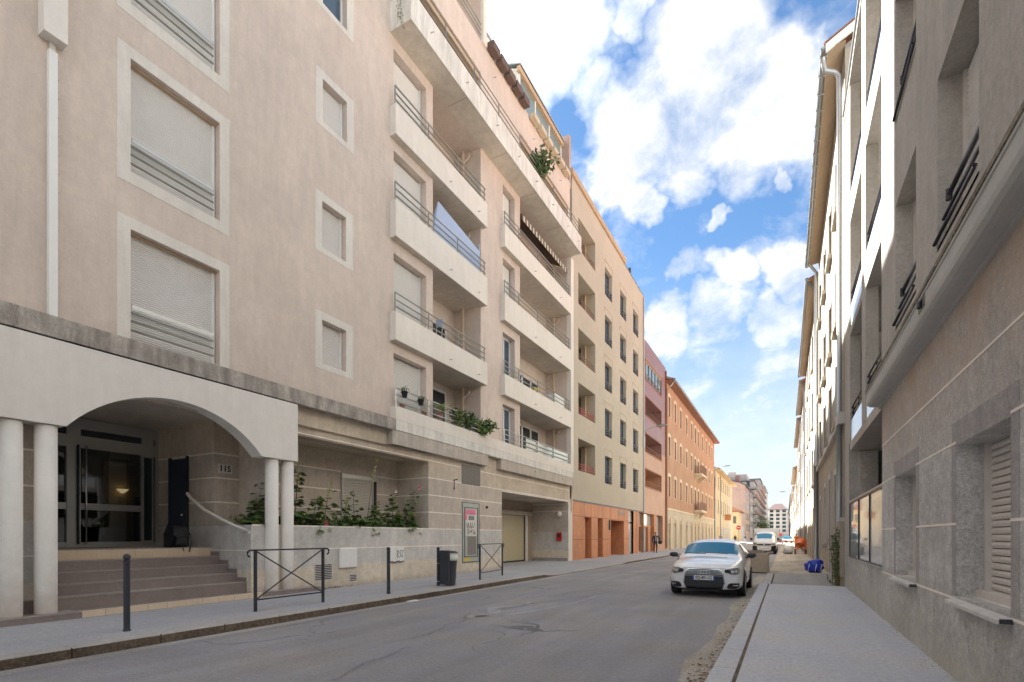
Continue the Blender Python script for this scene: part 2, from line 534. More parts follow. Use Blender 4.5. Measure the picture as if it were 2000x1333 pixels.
class MB:
    def __init__(s):
        s.v, s.f, s.m = [], [], []

    def quad(s, a, b, c, d, m=0):
        i = len(s.v)
        s.v += [tuple(a), tuple(b), tuple(c), tuple(d)]
        s.f.append((i, i + 1, i + 2, i + 3))
        s.m.append(m)
        return s

    def poly(s, pts, m=0):
        i = len(s.v)
        s.v += [tuple(p) for p in pts]
        s.f.append(tuple(range(i, i + len(pts))))
        s.m.append(m)
        return s

    def box(s, x0, x1, y0, y1, z0, z1, m=0):
        i = len(s.v)
        s.v += [(x, y, z) for x in (x0, x1) for y in (y0, y1) for z in (z0, z1)]
        for q in ((0, 1, 3, 2), (4, 6, 7, 5), (0, 4, 5, 1), (2, 3, 7, 6), (0, 2, 6, 4), (1, 5, 7, 3)):
            s.f.append(tuple(i + k for k in q))
            s.m.append(m)
        return s

    def fb(s, F, y0, y1, z0, z1, d0, d1, m=0):
        a, b2 = F[0] - F[1] * d0, F[0] - F[1] * d1
        return s.box(min(a, b2), max(a, b2), y0, y1, z0, z1, m)

    def prism(s, pts, vec, m=0):
        """extrude a 3D polygon along vec"""
        vec = Vector(vec)
        n = len(pts)
        i = len(s.v)
        s.v += [tuple(p) for p in pts] + [tuple(Vector(p) + vec) for p in pts]
        s.f.append(tuple(range(i, i + n)))
        s.f.append(tuple(range(i + 2 * n - 1, i + n - 1, -1)))
        s.m += [m, m]
        for k in range(n):
            s.f.append((i + k, i + (k + 1) % n, i + n + (k + 1) % n, i + n + k))
            s.m.append(m)
        return s

    def tube(s, pts, r, n=8, m=0, cap=True, r1=None):
        pts = [Vector(p) for p in pts]
        if len(pts) < 2:
            return s
        i0 = len(s.v)
        up = Vector((0, 0, 1))
        for k, p in enumerate(pts):
            t = (pts[min(k + 1, len(pts) - 1)] - pts[max(k - 1, 0)]).normalized()
            a = t.cross(up)
            if a.length < 1e-3:
                a = t.cross(Vector((1, 0, 0)))
            a.normalize()
            b2 = t.cross(a)
            rr = r if r1 is None else r + (r1 - r) * k / (len(pts) - 1)
            for q in range(n):
                an = 2 * math.pi * q / n
                s.v.append(tuple(p + a * (rr * math.cos(an)) + b2 * (rr * math.sin(an))))
        for k in range(len(pts) - 1):
            for q in range(n):
                s.f.append((i0 + k * n + q, i0 + k * n + (q + 1) % n, i0 + (k + 1) * n + (q + 1) % n, i0 + (k + 1) * n + q))
                s.m.append(m)
        if cap:
            s.f.append(tuple(i0 + q for q in range(n)))
            e = i0 + (len(pts) - 1) * n
            s.f.append(tuple(e + q for q in reversed(range(n))))
            s.m += [m, m]
        return s

    def lathe(s, c, prof, n=16, m=0):
        """prof: (r, z) pairs, revolved about vertical axis at c"""
        i0 = len(s.v)
        for (r, z) in prof:
            for q in range(n):
                a = 2 * math.pi * q / n
                s.v.append((c[0] + r * math.cos(a), c[1] + r * math.sin(a), c[2] + z))
        for k in range(len(prof) - 1):
            for q in range(n):
                s.f.append((i0 + k * n + q, i0 + k * n + (q + 1) % n, i0 + (k + 1) * n + (q + 1) % n, i0 + (k + 1) * n + q))
                s.m.append(m)
        s.f.append(tuple(i0 + q for q in reversed(range(n))))
        e = i0 + (len(prof) - 1) * n
        s.f.append(tuple(e + q for q in range(n)))
        s.m += [m, m]
        return s

    def wall(s, F, y0, y1, z0, z1, holes, depth=.2, m=0, mr=None):
        """sheet with rectangular holes (y0,y1,z0,z1[,depth]) and their reveals"""
        mr = m if mr is None else mr
        P = lambda y, z, d=0: (F[0] - F[1] * d, y, z)
        hs = []
        for h in holes:
            a, b2, c, d = max(h[0], y0), min(h[1], y1), max(h[2], z0), min(h[3], z1)
            if a < b2 and c < d:
                hs.append((a, b2, c, d, h[4] if len(h) > 4 else depth, h))
        ys = sorted({y0, y1} | {h[0] for h in hs} | {h[1] for h in hs})
        zs = sorted({z0, z1} | {h[2] for h in hs} | {h[3] for h in hs})
        for a, b2 in zip(ys, ys[1:]):
            run = None
            for c, d in list(zip(zs, zs[1:])) + [(None, None)]:
                solid = c is not None and not any(h[0] <= (a + b2) / 2 <= h[1] and h[2] <= (c + d) / 2 <= h[3] for h in hs)
                if solid:
                    run = (run[0], d) if run else (c, d)
                elif run:
                    s.quad(P(a, run[0]), P(b2, run[0]), P(b2, run[1]), P(a, run[1]), m)
                    run = None
        for a, b2, c, d, dp, h in hs:
            s.quad(P(a, c), P(a, d), P(a, d, dp), P(a, c, dp), mr)
            s.quad(P(b2, c), P(b2, d), P(b2, d, dp), P(b2, c, dp), mr)
            if d == h[3]:
                s.quad(P(a, d), P(b2, d), P(b2, d, dp), P(a, d, dp), mr)
            if c == h[2]:
                s.quad(P(a, c), P(b2, c), P(b2, c, dp), P(a, c, dp), mr)
        return s

    def build(s, name, mats, parent=None, origin=None, local=False, smooth=False, bevel=0):
        me = bpy.data.meshes.new(name)
        pw = Vector((0, 0, 0)) if (parent is None or local) else wloc(parent)
        og = Vector(origin) if origin is not None else pw
        me.from_pydata([(x - og.x, y - og.y, z - og.z) for x, y, z in s.v], [], s.f)
        if not isinstance(mats, (list, tuple)):
            mats = [mats]
        for q in mats:
            me.materials.append(M[q])
        me.polygons.foreach_set('material_index', s.m)
        if smooth:
            me.polygons.foreach_set('use_smooth', [True] * len(me.polygons))
        me.update()
        o = bpy.data.objects.new(name, me)
        COL.objects.link(o)
        if parent:
            o.parent = parent
        o.location = og - pw
        if bevel:
            bv = o.modifiers.new('bevel', 'BEVEL')
            bv.width = bevel
            bv.segments = 2
            bv.limit_method = 'ANGLE'
        return o


def tag(o, label=None, cat=None, group=None, kind=None):
    if label:
        o['label'] = label
    if cat:
        o['category'] = cat
    if group:
        o['group'] = group
    if kind:
        o['kind'] = kind
    return o


def empty(name, loc, label=None, cat=None, group=None, kind=None):
    o = bpy.data.objects.new(name, None)
    o.empty_display_size = .2
    COL.objects.link(o)
    o.location = loc
    return tag(o, label, cat, group, kind)


def dup(o, delta=(0, 0, 0), parent='same'):
    c = o.copy()
    COL.objects.link(c)
    c.parent = o.parent if parent == 'same' else parent
    c.location = o.location + Vector(delta)
    for ch in list(o.children):
        dup(ch, (0, 0, 0), c)
    return c


def bx(name, mat, parent, *a, **k):
    return MB().box(*a).build(name, mat, parent, **k)


def fbx(name, mat, parent, F, *a, **k):
    return MB().fb(F, *a).build(name, mat, parent, **k)


def tb(name, mat, parent, pts, r, n=8, **k):
    return MB().tube(pts, r, n).build(name, mat, parent, smooth=n > 5, **k)


def text_mesh(body, size, depth=.004):
    cu = bpy.data.curves.new('txt', 'FONT')
    cu.body = body
    cu.size = size
    cu.extrude = depth
    cu.offset = size * .03
    cu.align_x = 'CENTER'
    cu.align_y = 'CENTER'
    cu.resolution_u = 3
    o = bpy.data.objects.new('txt', cu)
    COL.objects.link(o)
    dg = bpy.context.evaluated_depsgraph_get()
    me = bpy.data.meshes.new_from_object(o.evaluated_get(dg))
    bpy.data.objects.remove(o)
    return me


def text_obj(name, body, size, mat, parent, loc, rot, depth=.004, sx=1):
    me = text_mesh(body, size, depth)
    me.materials.clear()
    me.materials.append(M[mat])
    o = bpy.data.objects.new(name, me)
    COL.objects.link(o)
    if parent:
        o.parent = parent
        loc = Vector(loc) - wloc(parent)
    o.location = loc
    o.rotation_euler = rot
    o.scale = (sx, 1, 1)
    return o


WX = -10.6
FL = (WX, 1)           # left facade plane, outward +X
FR = (1.44, -1)        # right facade plane, outward -X

# ================================================================== GROUND
def sheet(name, mat, pts, kind='structure', nx=1):
    return tag(MB().poly(pts).build(name, mat), kind=kind)


sheet('ground', 'worn_ground', [(-400, -60, -.03), (400, -60, -.03), (400, 1500, -.03), (-400, 1500, -.03)])
mb = MB()
for a, b2 in ((-30, 22), (22, 60), (60, 520)):
    mb.quad((-7.69, a, 0), (-.62, a, 0), (-.62, b2, 0), (-7.69, b2, 0))
tag(mb.build('road', 'road'), kind='structure')
# worn, dusty strip of gutter along the right-hand kerb
mb = MB()
prev = None
for k in range(90):
    y = -6 + k * .32
    w = .16 + .10 * math.sin(y * 1.7) * math.sin(y * .6 + 1) + random.uniform(-.03, .03)
    cur = ((-.70, y, .004), (-.70 - max(w, .12) - .12, y, .004))
    if prev:
        mb.quad(prev[0], prev[1], cur[1], cur[0])
    prev = cur
tag(mb.build('gutter', 'gutter'), kind='structure')


def kerb_h(y):
    pts = ((-99, .135), (16.6, .135), (17.8, .035), (26.5, .035), (27.8, .10), (600, .10))
    for (a, ha), (b2, hb) in zip(pts, pts[1:]):
        if a <= y <= b2:
            return ha + (hb - ha) * (y - a) / (b2 - a)


sheet('gutter', 'channel', [(-7.69, -30, .004), (-7.47, -30, .004), (-7.47, 300, .004), (-7.69, 300, .004)])
road_o = bpy.data.objects['road']


def seal(pts, w, mat, seed):
    r_ = random.Random(seed)
    fine = []
    for (a, b2) in zip(pts, pts[1:]):
        n = max(2, int(math.dist(a, b2) / .18))
        for k in range(n):
            t = k / n
            fine.append((a[0] + (b2[0] - a[0]) * t + r_.uniform(-.05, .05), a[1] + (b2[1] - a[1]) * t + r_.uniform(-.05, .05)))
    mb = MB()
    prev = None
    for k in range(len(fine) - 1):
        d = Vector((fine[k + 1][0] - fine[k][0], fine[k + 1][1] - fine[k][1], 0))
        if d.length < 1e-4:
            continue
        nn = Vector((-d.y, d.x, 0)).normalized() * w * r_.uniform(.4, 1.3)
        c = Vector((fine[k][0], fine[k][1], .004))
        cur = (c - nn, c + nn)
        if prev:
            mb.quad(prev[0], cur[0], cur[1], prev[1])
        prev = cur
    mb.build('crack_seal', mat, road_o)


seal([(-4.11, 3.77), (-4.38, 4.41), (-4.42, 4.97), (-4.54, 5.52), (-4.44, 5.96)], .022, 'seal_dark', 1)
seal([(-5.01, 5.42), (-4.88, 5.81), (-4.84, 6.37), (-5.05, 7.07), (-4.99, 7.52), (-5.55, 8.6), (-5.17, 9.22), (-4.91, 10.67), (-4.35, 12.21), (-4.08, 14.49)], .018, 'seal_dark', 2)
seal([(-5.1, 8.11), (-4.66, 8.7), (-4.42, 9.61), (-4.22, 10.83), (-4.19, 12.95)], .05, 'seal_light', 3)
seal([(-5.2, 7.9), (-5.0, 8.6), (-5.4, 9.3), (-5.0, 10.1), (-5.2, 10.9)], .12, 'seal_light', 5)
# left pavement
mb = MB()
ys = [-30, -5] + [k for k in range(0, 30)] + [35, 45, 60, 120, 520]
for a, b2 in zip(ys, ys[1:]):
    ha, hb = kerb_h(a), kerb_h(b2)
    mb.quad((-7.94, a, ha), (-7.94, b2, hb), (-10.33, b2, .14), (-10.33, a, .14))
    mb.quad((-10.33, a, .14), (-10.33, b2, .14), (-18, b2, .14), (-18, a, .14))
tag(mb.build('pavement', 'paving'), kind='structure')
# kerb stones, left
kerb = empty('kerb', (-7.8, 0, 0), kind='structure')
y = -4.0
while y < 60:
    L = random.uniform(.92, 1.08)
    h0, h1 = kerb_h(y), kerb_h(y + L)
    jx = random.uniform(-.006, .006)
    a, b2 = y + .006, y + L - .006
    o = MB()
    x0, x1 = -7.69 + jx, -7.935
    o.quad((x0 - .015, a, h0 + .004), (x1, a, h0 + .004), (x1, b2, h1 + .004), (x0 - .015, b2, h1 + .004), 0)
    o.quad((x0 - .015, a, h0 + .004), (x0 - .015, b2, h1 + .004), (x0, b2, h1 - .012), (x0, a, h0 - .012), 0)
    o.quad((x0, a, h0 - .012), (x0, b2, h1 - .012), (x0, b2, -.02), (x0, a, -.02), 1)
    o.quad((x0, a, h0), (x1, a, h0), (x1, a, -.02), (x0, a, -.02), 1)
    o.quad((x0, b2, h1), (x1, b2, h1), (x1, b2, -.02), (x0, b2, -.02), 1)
    o.build('kerb_stone', ['kerb_top', 'kerb_side'], kerb)
    y += L
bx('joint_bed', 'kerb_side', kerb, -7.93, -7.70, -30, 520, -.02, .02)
# right pavement in three pours, then the dug-up stretch
PR = .12
sheet('pavement', 'paving_right', [(-.42, -30, PR), (1.6, -30, PR), (1.6, 16.7, PR), (-.42, 16.7, PR)])
sheet('pavement', 'paving_patch', [(-.36, 16.72, PR - .01), (1.6, 16.72, PR - .01), (1.6, 22.4, PR - .03), (-.36, 22.4, PR - .03)])
mb = MB()
ys = [22.42 + 1.5 * k for k in range(40)] + [90, 160, 520]
for a, b2 in zip(ys, ys[1:]):
    za, zb = (PR - .04 + .015 * math.sin(a * 2.1)), (PR - .04 + .015 * math.sin(b2 * 2.1))
    mb.quad((.2, a, za), (1.6, a, za), (1.6, b2, zb), (.2, b2, zb))
    mb.quad((-.62, a, .012), (.2, a, za), (.2, b2, zb), (-.62, b2, .012))
tag(mb.build('pavement', 'worn_ground'), kind='structure')
kr = empty('kerb', (-.5, 0, 0), kind='structure')
y = -5.2
while y < 21.8:
    L = 1.0
    sh = 0 if y < 16 else .06
    a, b2 = y + .004, min(y + L, 22.4) - .004
    o = MB().box(-.68 + sh, -.455 + sh, a, b2, -.02, PR + .004 - (0 if y < 16 else .012))
    o.build('kerb_stone', 'paving_right' if y < 16 else 'kerb_top', kr, bevel=.008)
    y += L
bx('joint_line', 'kerb_side', kr, -.4545, -.4205, -5.2, 16.7, .0, PR - .004)

# dead leaves swept into the right gutter
mb = MB()
for k in range(420):
    y = random.choice((random.gauss(4.4, .35), random.gauss(5.6, .5), random.gauss(7.5, 1.5), random.uniform(3, 18)))
    x = -.72 - abs(random.gauss(0, .10))
    s_ = random.uniform(.012, .03)
    a = random.uniform(0, 6.3)
    t = random.uniform(-.6, .6)
    c, sn = math.cos(a) * s_, math.sin(a) * s_
    z = .012 + random.random() * .02
    mb.poly([(x + c, y + sn, z + t * s_), (x - sn * .6, y + c * .6, z), (x - c, y - sn, z + t * s_ * .6), (x + sn * .6, y - c * .6, z + .004)], random.choice((0, 0, 1)))
tag(mb.build('fallen_leaves', ['leaf_dry', 'tan']), 'brown dead leaves lying in the gutter beside the right kerb', 'leaves', kind='stuff')

# ================================================================== BUILDING WITH THE PORTICO
A = empty('apartment_building', (WX, 9, .14), 'pink rendered apartment block with arched white portico over the entrance steps', 'building')
YA0, YA1 = -14.0, 26.64
ZC = 5.04
# --- openings in the pink wall
bigw = [(4.98, 6.66, 5.10, 7.14), (4.98, 6.66, 8.17, 10.27), (4.98, 6.66, 11.25, 13.38)]
smw = [(9.38, 10.20, 5.99, 7.12), (9.38, 10.20, 9.0, 10.2), (9.40, 10.23, 12.27, 13.38), (9.40, 10.23, 15.35, 16.5)]
FLOORS = [(5.10, 7.45, 7.13), (7.64, 10.57, 10.19), (10.77, 13.65, 13.34), (13.84, 16.81, 16.45)]   # floor, ceiling, window head
b1w = [(12.12, 13.74, f, hd, .30) for f, c, hd in FLOORS]
r1 = [(14.10, 17.20, f, c, 1.27) for f, c, hd in FLOORS]
b2w = [(18.98, 20.08, f, hd, .30) for f, c, hd in FLOORS]
r2 = [(20.58, 26.25, f, c, 1.27) for f, c, hd in FLOORS]
top = [(12.4, 17.2, 17.2, 19.75, 1.3), (20.6, 26.3, 17.2, 19.75, 1.3)]
lofts = [(12.4, 17.2, 21.05, 23.9, 1.5)]
mb = MB()
mb.wall(FL, YA0, 17.45, ZC, 26, bigw + smw + b1w + r1 + top[:1] + lofts, .24)
mb.wall(FL, 17.45, YA1, 4.7, 21.15, b2w + r2 + top[1:], .24)
wall = mb.build('wall', 'pink', A)
# inner lining of recesses
for (y0, y1, z0, z1, dp) in r1 + r2 + top + lofts:
    fbx('recess_wall', 'pink', A, FL, y0 - .05, y1 + .05, z0 - .05, z1 + .15, dp, dp + .05)
# rear bodies / roofs
bx('rear_wall', 'concrete', A, -26, -18.4, YA0, YA1, .1, 26)
bx('roof', 'concrete', A, -26, WX - .02, YA0, 17.44, 26.0, 26.25)
bx('roof', 'concrete', A, -26, WX - .3, 17.46, YA1, 21.0, 21.1)
bx('end_wall', 'pink', A, -26, WX - .01, 17.25, 17.44, 21.1, 26)
bx('end_wall', 'concrete', A, -26, WX - .01, YA1 - .12, YA1 - .01, 16.9, 20.9)
bx('white_pilaster', 'balcony_white', A, WX - .25, WX + .12, 17.22, 17.47, 20.95, 26)
bx('parapet', 'pink', A, WX - .25, WX - .003, 17.47, YA1, 20.6, 21.2)
# setback storey, its roof edge and the glazed veranda
bx('upper_storey', 'pink', A, -20, -11.9, 17.46, YA1, 21.1, 22.6)
bx('roof_edge', 'zinc', A, -20.2, -11.2, 17.5, 21.4, 22.84, 22.96)
bx('roof_fascia', 'portico', A, -20.2, -11.24, 17.5, 21.4, 22.6, 22.838)
v = empty('veranda', (0, 0, 0))
v.parent = A
v.location = Vector((-11.4, 21.2, 21.1)) - A.location
for k, y in enumerate((21.3, 23.0, 24.7, 26.3)):
    bx('post', 'frame_white', v, -11.10, -11.0, y, y + .1, 21.1, 23.2)
    if k < 3:
        bx('pane', 'glass_green', v, -11.07, -11.04, y + .1, y + 1.7 if k < 2 else y + 1.6, 21.2, 23.2)
MB().poly([(-10.9, 21.2, 23.3), (-10.9, 26.45, 23.3), (-13.3, 26.45, 24.2), (-13.3, 21.2, 24.2)]).build('glass_roof', 'glass_green', v)
bx('roof_beam', 'tan', v, -11.06, -10.9, 21.15, 26.5, 23.18, 23.42)
MB().prism([(-10.85, 21.12, 23.44), (-10.85, 21.12, 23.5), (-13.3, 21.12, 24.36), (-13.3, 21.12, 24.3)], (0, 5.4, 0)).build('roof_cap', 'zinc_light', v)
bx('party_wall', 'mauve_wall', A, -13.5, WX - .05, 26.64, 26.95, 21.0, 23.9)
# --- stone cornice, portico beam, columns
fbx('cornice', 'stone_cornice', A, FL, YA0, 11.95, 4.70, 5.04, -.245, .02)
mb = MB()
P3 = lambda y, z: (-10.362, y, z)
arc = []
cz, rr = 3.30 + .83 - 2.30, 2.30
for k in range(25):
    t = k / 24
    y = 3.94 + (7.48 - 3.94) * t
    yy = y - 5.71
    arc.append((y, cz + math.sqrt(rr * rr - yy * yy)))
for (a, b2) in zip(arc, arc[1:]):
    for xx in (-10.362, -10.72):
        mb.quad((xx, a[0], a[1]), (xx, b2[0], b2[1]), (xx, b2[0], 4.67), (xx, a[0], 4.67))
    mb.quad((-10.362, a[0], a[1]), (-10.362, b2[0], b2[1]), (-10.72, b2[0], b2[1]), (-10.72, a[0], a[1]))
mb.box(-10.72, -10.362, -6.0, 3.94, 3.30, 4.67)
mb.box(-10.72, -10.362, 7.48, 8.44, 3.30, 4.67)
mb.build('portico', 'portico', A)
fbx('shadow_gap', 'dark', A, FL, -6, 8.44, 4.67, 4.70, -.2, .1)
for y in (3.31, 3.74, 7.86, 8.28, -1.2, -.77):
    MB().lathe((-10.54, y, .25), [(.143, 0), (.145, .02), (.145, 3.04)], 28).build('column', 'column_paint', A, smooth=True)
# ground floor of the facade ------------------------------------------------
low_holes = [(3.80, 13.86, 1.76, 4.06), (3.80, 7.38, .1, 4.06), (18.90, 26.42, .1, 3.40), (15.82, 17.16, 3.45, 4.2, .08)]
mb = MB()
mb.wall(FL, 8.0, YA1, .1, 4.72, [(8.0, 13.86, 1.76, 4.06, 1.36), (18.90, 26.42, .1, 3.40, 2.2), (15.82, 17.16, 3.45, 4.2, .08), (15.87, 17.09, .5, 2.8, .06)], .2)
mb.wall(FL, 7.38, 8.0, .1, 1.76, [], 0)
mb.wall((-10.64, 1), 3.80, 8.0, 4.06, 4.72, [], 0)
mb.wall((-10.78, 1), YA0, 3.80, .1, 4.72, [], 0)
mb.quad((-10.6, 7.38, .1), (-14.5, 7.38, .1), (-14.5, 7.38, 1.76), (-10.6, 7.38, 1.76))
mb.quad((-11.96, 7.38, 1.765), (-14.5, 7.38, 1.765), (-14.5, 7.38, 4.24), (-11.96, 7.38, 4.24))
mb.quad((-11.96, 7.38, 1.6), (-11.96, 13.88, 1.6), (-11.96, 13.88, 4.24), (-11.96, 7.38, 4.24))
mb.build('lower_wall', 'lower', A)
MB().quad((-10.6, 7.38, 1.762), (-10.78, 7.38, 1.762), (-10.78, 13.86, 1.762), (-10.6, 13.86, 1.762)).quad((-10.78, 7.38, 1.762), (-10.78, 13.86, 1.762), (-10.78, 13.86, 1.6), (-10.78, 7.38, 1.6)).build('planter_edge', 'concrete', A)
bx('planter_soil', 'bark', A, -11.95, -10.79, 7.4, 13.85, 1.5, 1.66)
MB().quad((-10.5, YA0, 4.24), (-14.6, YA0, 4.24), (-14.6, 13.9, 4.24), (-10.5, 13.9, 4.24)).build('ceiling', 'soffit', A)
bx('lintel', 'lower_dark', A, -11.0, -10.61, 8.0, 13.86, 4.0, 4.07)
# light joint lines, raised a hair from the render
JZ = (1.18, 1.76, 2.32, 2.9, 3.48, 4.06)
for z in JZ:
    segs = [(8.44 if z > 1.8 else 7.40, 18.90), ] if z < 1.8 else [(13.86, 18.90)]
    if z > 3.4:
        segs = [(13.86, YA1)] if z < 4 else [(8.44, YA1)]
    for a, b2 in segs:
        cuts = []
        if .5 < z < 2.8:
            cuts.append((15.84, 17.12))
        if 3.45 <= z < 4.2:
            cuts.append((15.80, 17.18))
        aa = a
        for c in cuts:
            fbx('joint_line', 'joint', A, FL, aa, c[0], z - .016, z + .016, -.003, -.0004)
            aa = c[1]
        fbx('joint_line', 'joint', A, FL, aa, b2, z - .016, z + .016, -.003, -.0004)
for z in (2.32, 2.9, 3.48):
    bx('joint_line', 'joint', A, -11.97, -11.957, 7.38, 11.3, z - .016, z + .016)
    bx('joint_line', 'joint', A, -11.97, -11.957, 12.86, 13.86, z - .016, z + .016)
    bx('joint_line', 'joint', A, -14.4, -11.96, 7.377, 7.40, z - .016, z + .016)
    bx('joint_line', 'joint', A, -11.96, -10.6, 13.857, 13.87, z - .016, z + .016)
    bx('joint_line', 'joint', A, -10.80, -10.777, YA0, 3.8, z - .016, z + .016)
bx('joint_line', 'joint', A, -14.4, -10.6, 7.377, 7.40, 1.17, 1.19)
bx('joint_line', 'joint', A, -10.80, -10.777, YA0, 3.8, 1.17, 1.19)
fbx('joint_line', 'joint', A, FL, 18.88, 26.44, 3.402, 3.44, -.004, .02)
fbx('joint_line', 'joint', A, FL, 26.42, 26.62, .14, 3.40, -.004, .02)
# steps ---------------------------------------------------------------------
st = empty('entrance_steps', (0, 0, 0))
st.parent = A
st.location = Vector((-11.4, 5.5, .14)) - A.location
bx('plinth', 'tile_dark', st, -10.75, -10.325, -6, 9.1, .1, .235)
bx('plinth_top', 'tile_tread', st, -10.76, -10.318, -6, 4.12, .236, .252)
bx('plinth_top', 'tile_tread', st, -10.76, -10.318, 7.47, 9.12, .236, .252)
rz = [.25, .47, .66, .85, 1.04, 1.25]
rx = [-10.75, -11.08, -11.41, -11.74, -12.07]
for k in range(5):
    zt = rz[k + 1]
    bx('step', 'tile_dark' if k < 4 else 'tile_peach', st, -14.6 if k == 4 else rx[k] - .35, rx[k], -4, 7.375, .1, zt - .018)
    bx('tread', 'tile_tread', st, -14.6 if k == 4 else rx[k] - .36, rx[k] + .012, -4, 7.375, zt - .0175, zt)
y = 4.14
while y < 7.3:
    bx('tile', 'tile_peach', st, -10.42, -10.317, y, y + .325, .145, .252)
    y += .333
y = -3.9
while y < 7.2:
    bx('tile', 'tile_peach', st, -12.09, -12.064, y, y + .325, 1.06, 1.25)
    y += .333
for k in range(4):
    bx('skirting', 'tile_dark', st, rx[k] - .33, rx[k] - .01, 7.355, 7.379, rz[k + 1], rz[k + 1] + .10)
for k in range(4):
    yj = -3
    while yj < 7.3:
        bx('tile_joint', 'joint' if k > 9 else 'tile_tread', st, rx[k] - .0, rx[k] + .0015, yj, yj + .004, rz[k] + .01, rz[k + 1] - .02)
        yj += 1.0 / 3 * 3
# entrance door wall ----------------------------------------------------------
FD = (-14.4, 1)
en = empty('entrance_door', (0, 0, 0))
en.parent = A
en.location = Vector((-14.4, 6, 1.25)) - A.location
for (a, b2) in ((-1.0, -.9), (.6, .7), (2.3, 2.4), (4.1, 4.2), (5.46, 5.72), (7.0, 7.26), (7.30, 7.38)):
    fbx('mullion', 'alu', en, FD, a, b2, 1.25, 4.0, -.06, .06)
fbx('head_beam', 'alu', en, FD, -1, 7.38, 3.98, 4.22, -.08, .06)
fbx('head_beam', 'alu', en, FD, -1, 7.3, 3.55, 3.82, -.07, .05)
fbx('transom_glass', 'glass_dark', en, FD, -1, 7.3, 3.82, 3.98, .0, .02)
fbx('mid_rail', 'alu', en, FD, -1, 7.0, 2.12, 2.27, -.045, .05)
fbx('bottom_rail', 'alu', en, FD, -1, 7.3, 1.252, 1.37, -.045, .05)
for (a, b2) in ((.7, 2.3), (2.4, 4.1), (4.2, 5.46), (5.72, 7.0)):
    for (c, d) in ((1.37, 2.12), (2.27, 3.55)):
        fbx('pane', 'door_glass', en, FD, a, b2, c, d, .0, .015)
fbx('side_pane', 'glass_dark', en, FD, 7.26, 7.30, 1.37, 3.55, .0, .02)
fbx('side_pane', 'glass_dark', en, FD, 7.04, 7.22, 1.4, 3.5, -.07, -.062)
tb('pull_handle', 'anthracite', en, [(-14.30, 5.66, 1.32), (-14.30, 5.66, 3.6)], .022)
tb('pull_handle', 'chrome', en, [(-14.27, 5.8, 1.32), (-14.27, 5.8, 3.6)], .02)
# lobby behind the glass
lb = empty('lobby', (0, 0, 0))
lb.parent = A
lb.location = Vector((-16, 5, 1.25)) - A.location
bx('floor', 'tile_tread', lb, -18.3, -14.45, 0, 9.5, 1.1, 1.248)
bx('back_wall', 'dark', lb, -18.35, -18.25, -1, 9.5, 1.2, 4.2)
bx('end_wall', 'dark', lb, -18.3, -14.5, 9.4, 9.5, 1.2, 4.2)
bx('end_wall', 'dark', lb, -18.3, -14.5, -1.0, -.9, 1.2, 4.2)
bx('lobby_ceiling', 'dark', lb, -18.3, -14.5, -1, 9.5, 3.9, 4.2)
bx('lit_wall', 'lobby_wall', lb, -17.6, -17.5, 7.55, 8.62, 1.25, 3.7)
bx('panel', 'tan', lb, -17.49, -17.45, 8.15, 8.6, 2.95, 3.5)
bx('dark_door', 'door_blue', lb, -17.49, -17.44, 8.3, 8.62, 1.25, 2.7)
MB().lathe((-17.36, 7.95, 2.78), [(.03, 0), (.14, .1), (.15, .12)], 12).build('wall_light', 'lamp_glow', lb)
bx('table', 'brown_wood', lb, -16.2, -15.9, 4.9, 6.2, 1.25, 2.2)
# door beside the porch
dr_ = bx('side_door', 'door_blue', A, -13.72, -13.05, 7.34, 7.37, 1.26, 3.42)
bx('door_frame', 'anthracite', dr_, -13.80, -13.72, 7.33, 7.375, 1.26, 3.48)
bx('door_frame', 'anthracite', dr_, -13.05, -12.98, 7.33, 7.375, 1.26, 3.48)
MB().lathe((-13.15, 7.30, 2.0), [(.02, 0), (.03, .02), (.02, .05)], 8).build('door_knob', 'chrome', dr_)
# number plate
npl = fbx('number_plate', 'surround', A, (-11.96, 1), 7.46, 7.82, 3.02, 3.24, -.012, 0)
text_obj('digits', '115', .20, 'ink', npl, (-11.944, 7.64, 3.13), (R(90), 0, R(90)), .003)
# handrail
hr = tb('handrail', 'portico', A, [(-12.85, 7.26, 2.55), (-12.66, 7.24, 2.42), (-12.1, 7.22, 2.13), (-11.4, 7.22, 1.88), (-10.8, 7.22, 1.70), (-10.42, 7.22, 1.60)], .036)
for x, z in ((-12.3, 2.2), (-11.4, 1.85), (-10.62, 1.62)):
    tb('bracket', 'alu', hr, [(x, 7.22, z), (x, 7.24, z - .07), (x, 7.38, z - .07)], .010, 6)
# niche window with shutter


def corrugated(F, y0, y1, z0, z1, d, pitch=.05, amp=.012):
    mb = MB()
    n = max(2, int(round((z1 - z0) / pitch)))
    P = lambda y, z, q: (F[0] - F[1] * q, y, z)
    for k in range(n):
        a = z0 + (z1 - z0) * k / n
        c = z0 + (z1 - z0) * (k + 1) / n
        g = a + (c - a) * .22
        h = a + (c - a) * .6
        mb.quad(P(y0, a, d), P(y1, a, d), P(y1, g, d + amp * .9), P(y0, g, d + amp * .9), 1)
        mb.quad(P(y0, g, d + amp * .9), P(y1, g, d + amp * .9), P(y1, g + .004, d - amp * .2), P(y0, g + .004, d - amp * .2))
        mb.quad(P(y0, g + .004, d - amp * .2), P(y1, g + .004, d - amp * .2), P(y1, h, d - amp), P(y0, h, d - amp))
        mb.quad(P(y0, h, d - amp), P(y1, h, d - amp), P(y1, c, d), P(y0, c, d))
    return mb


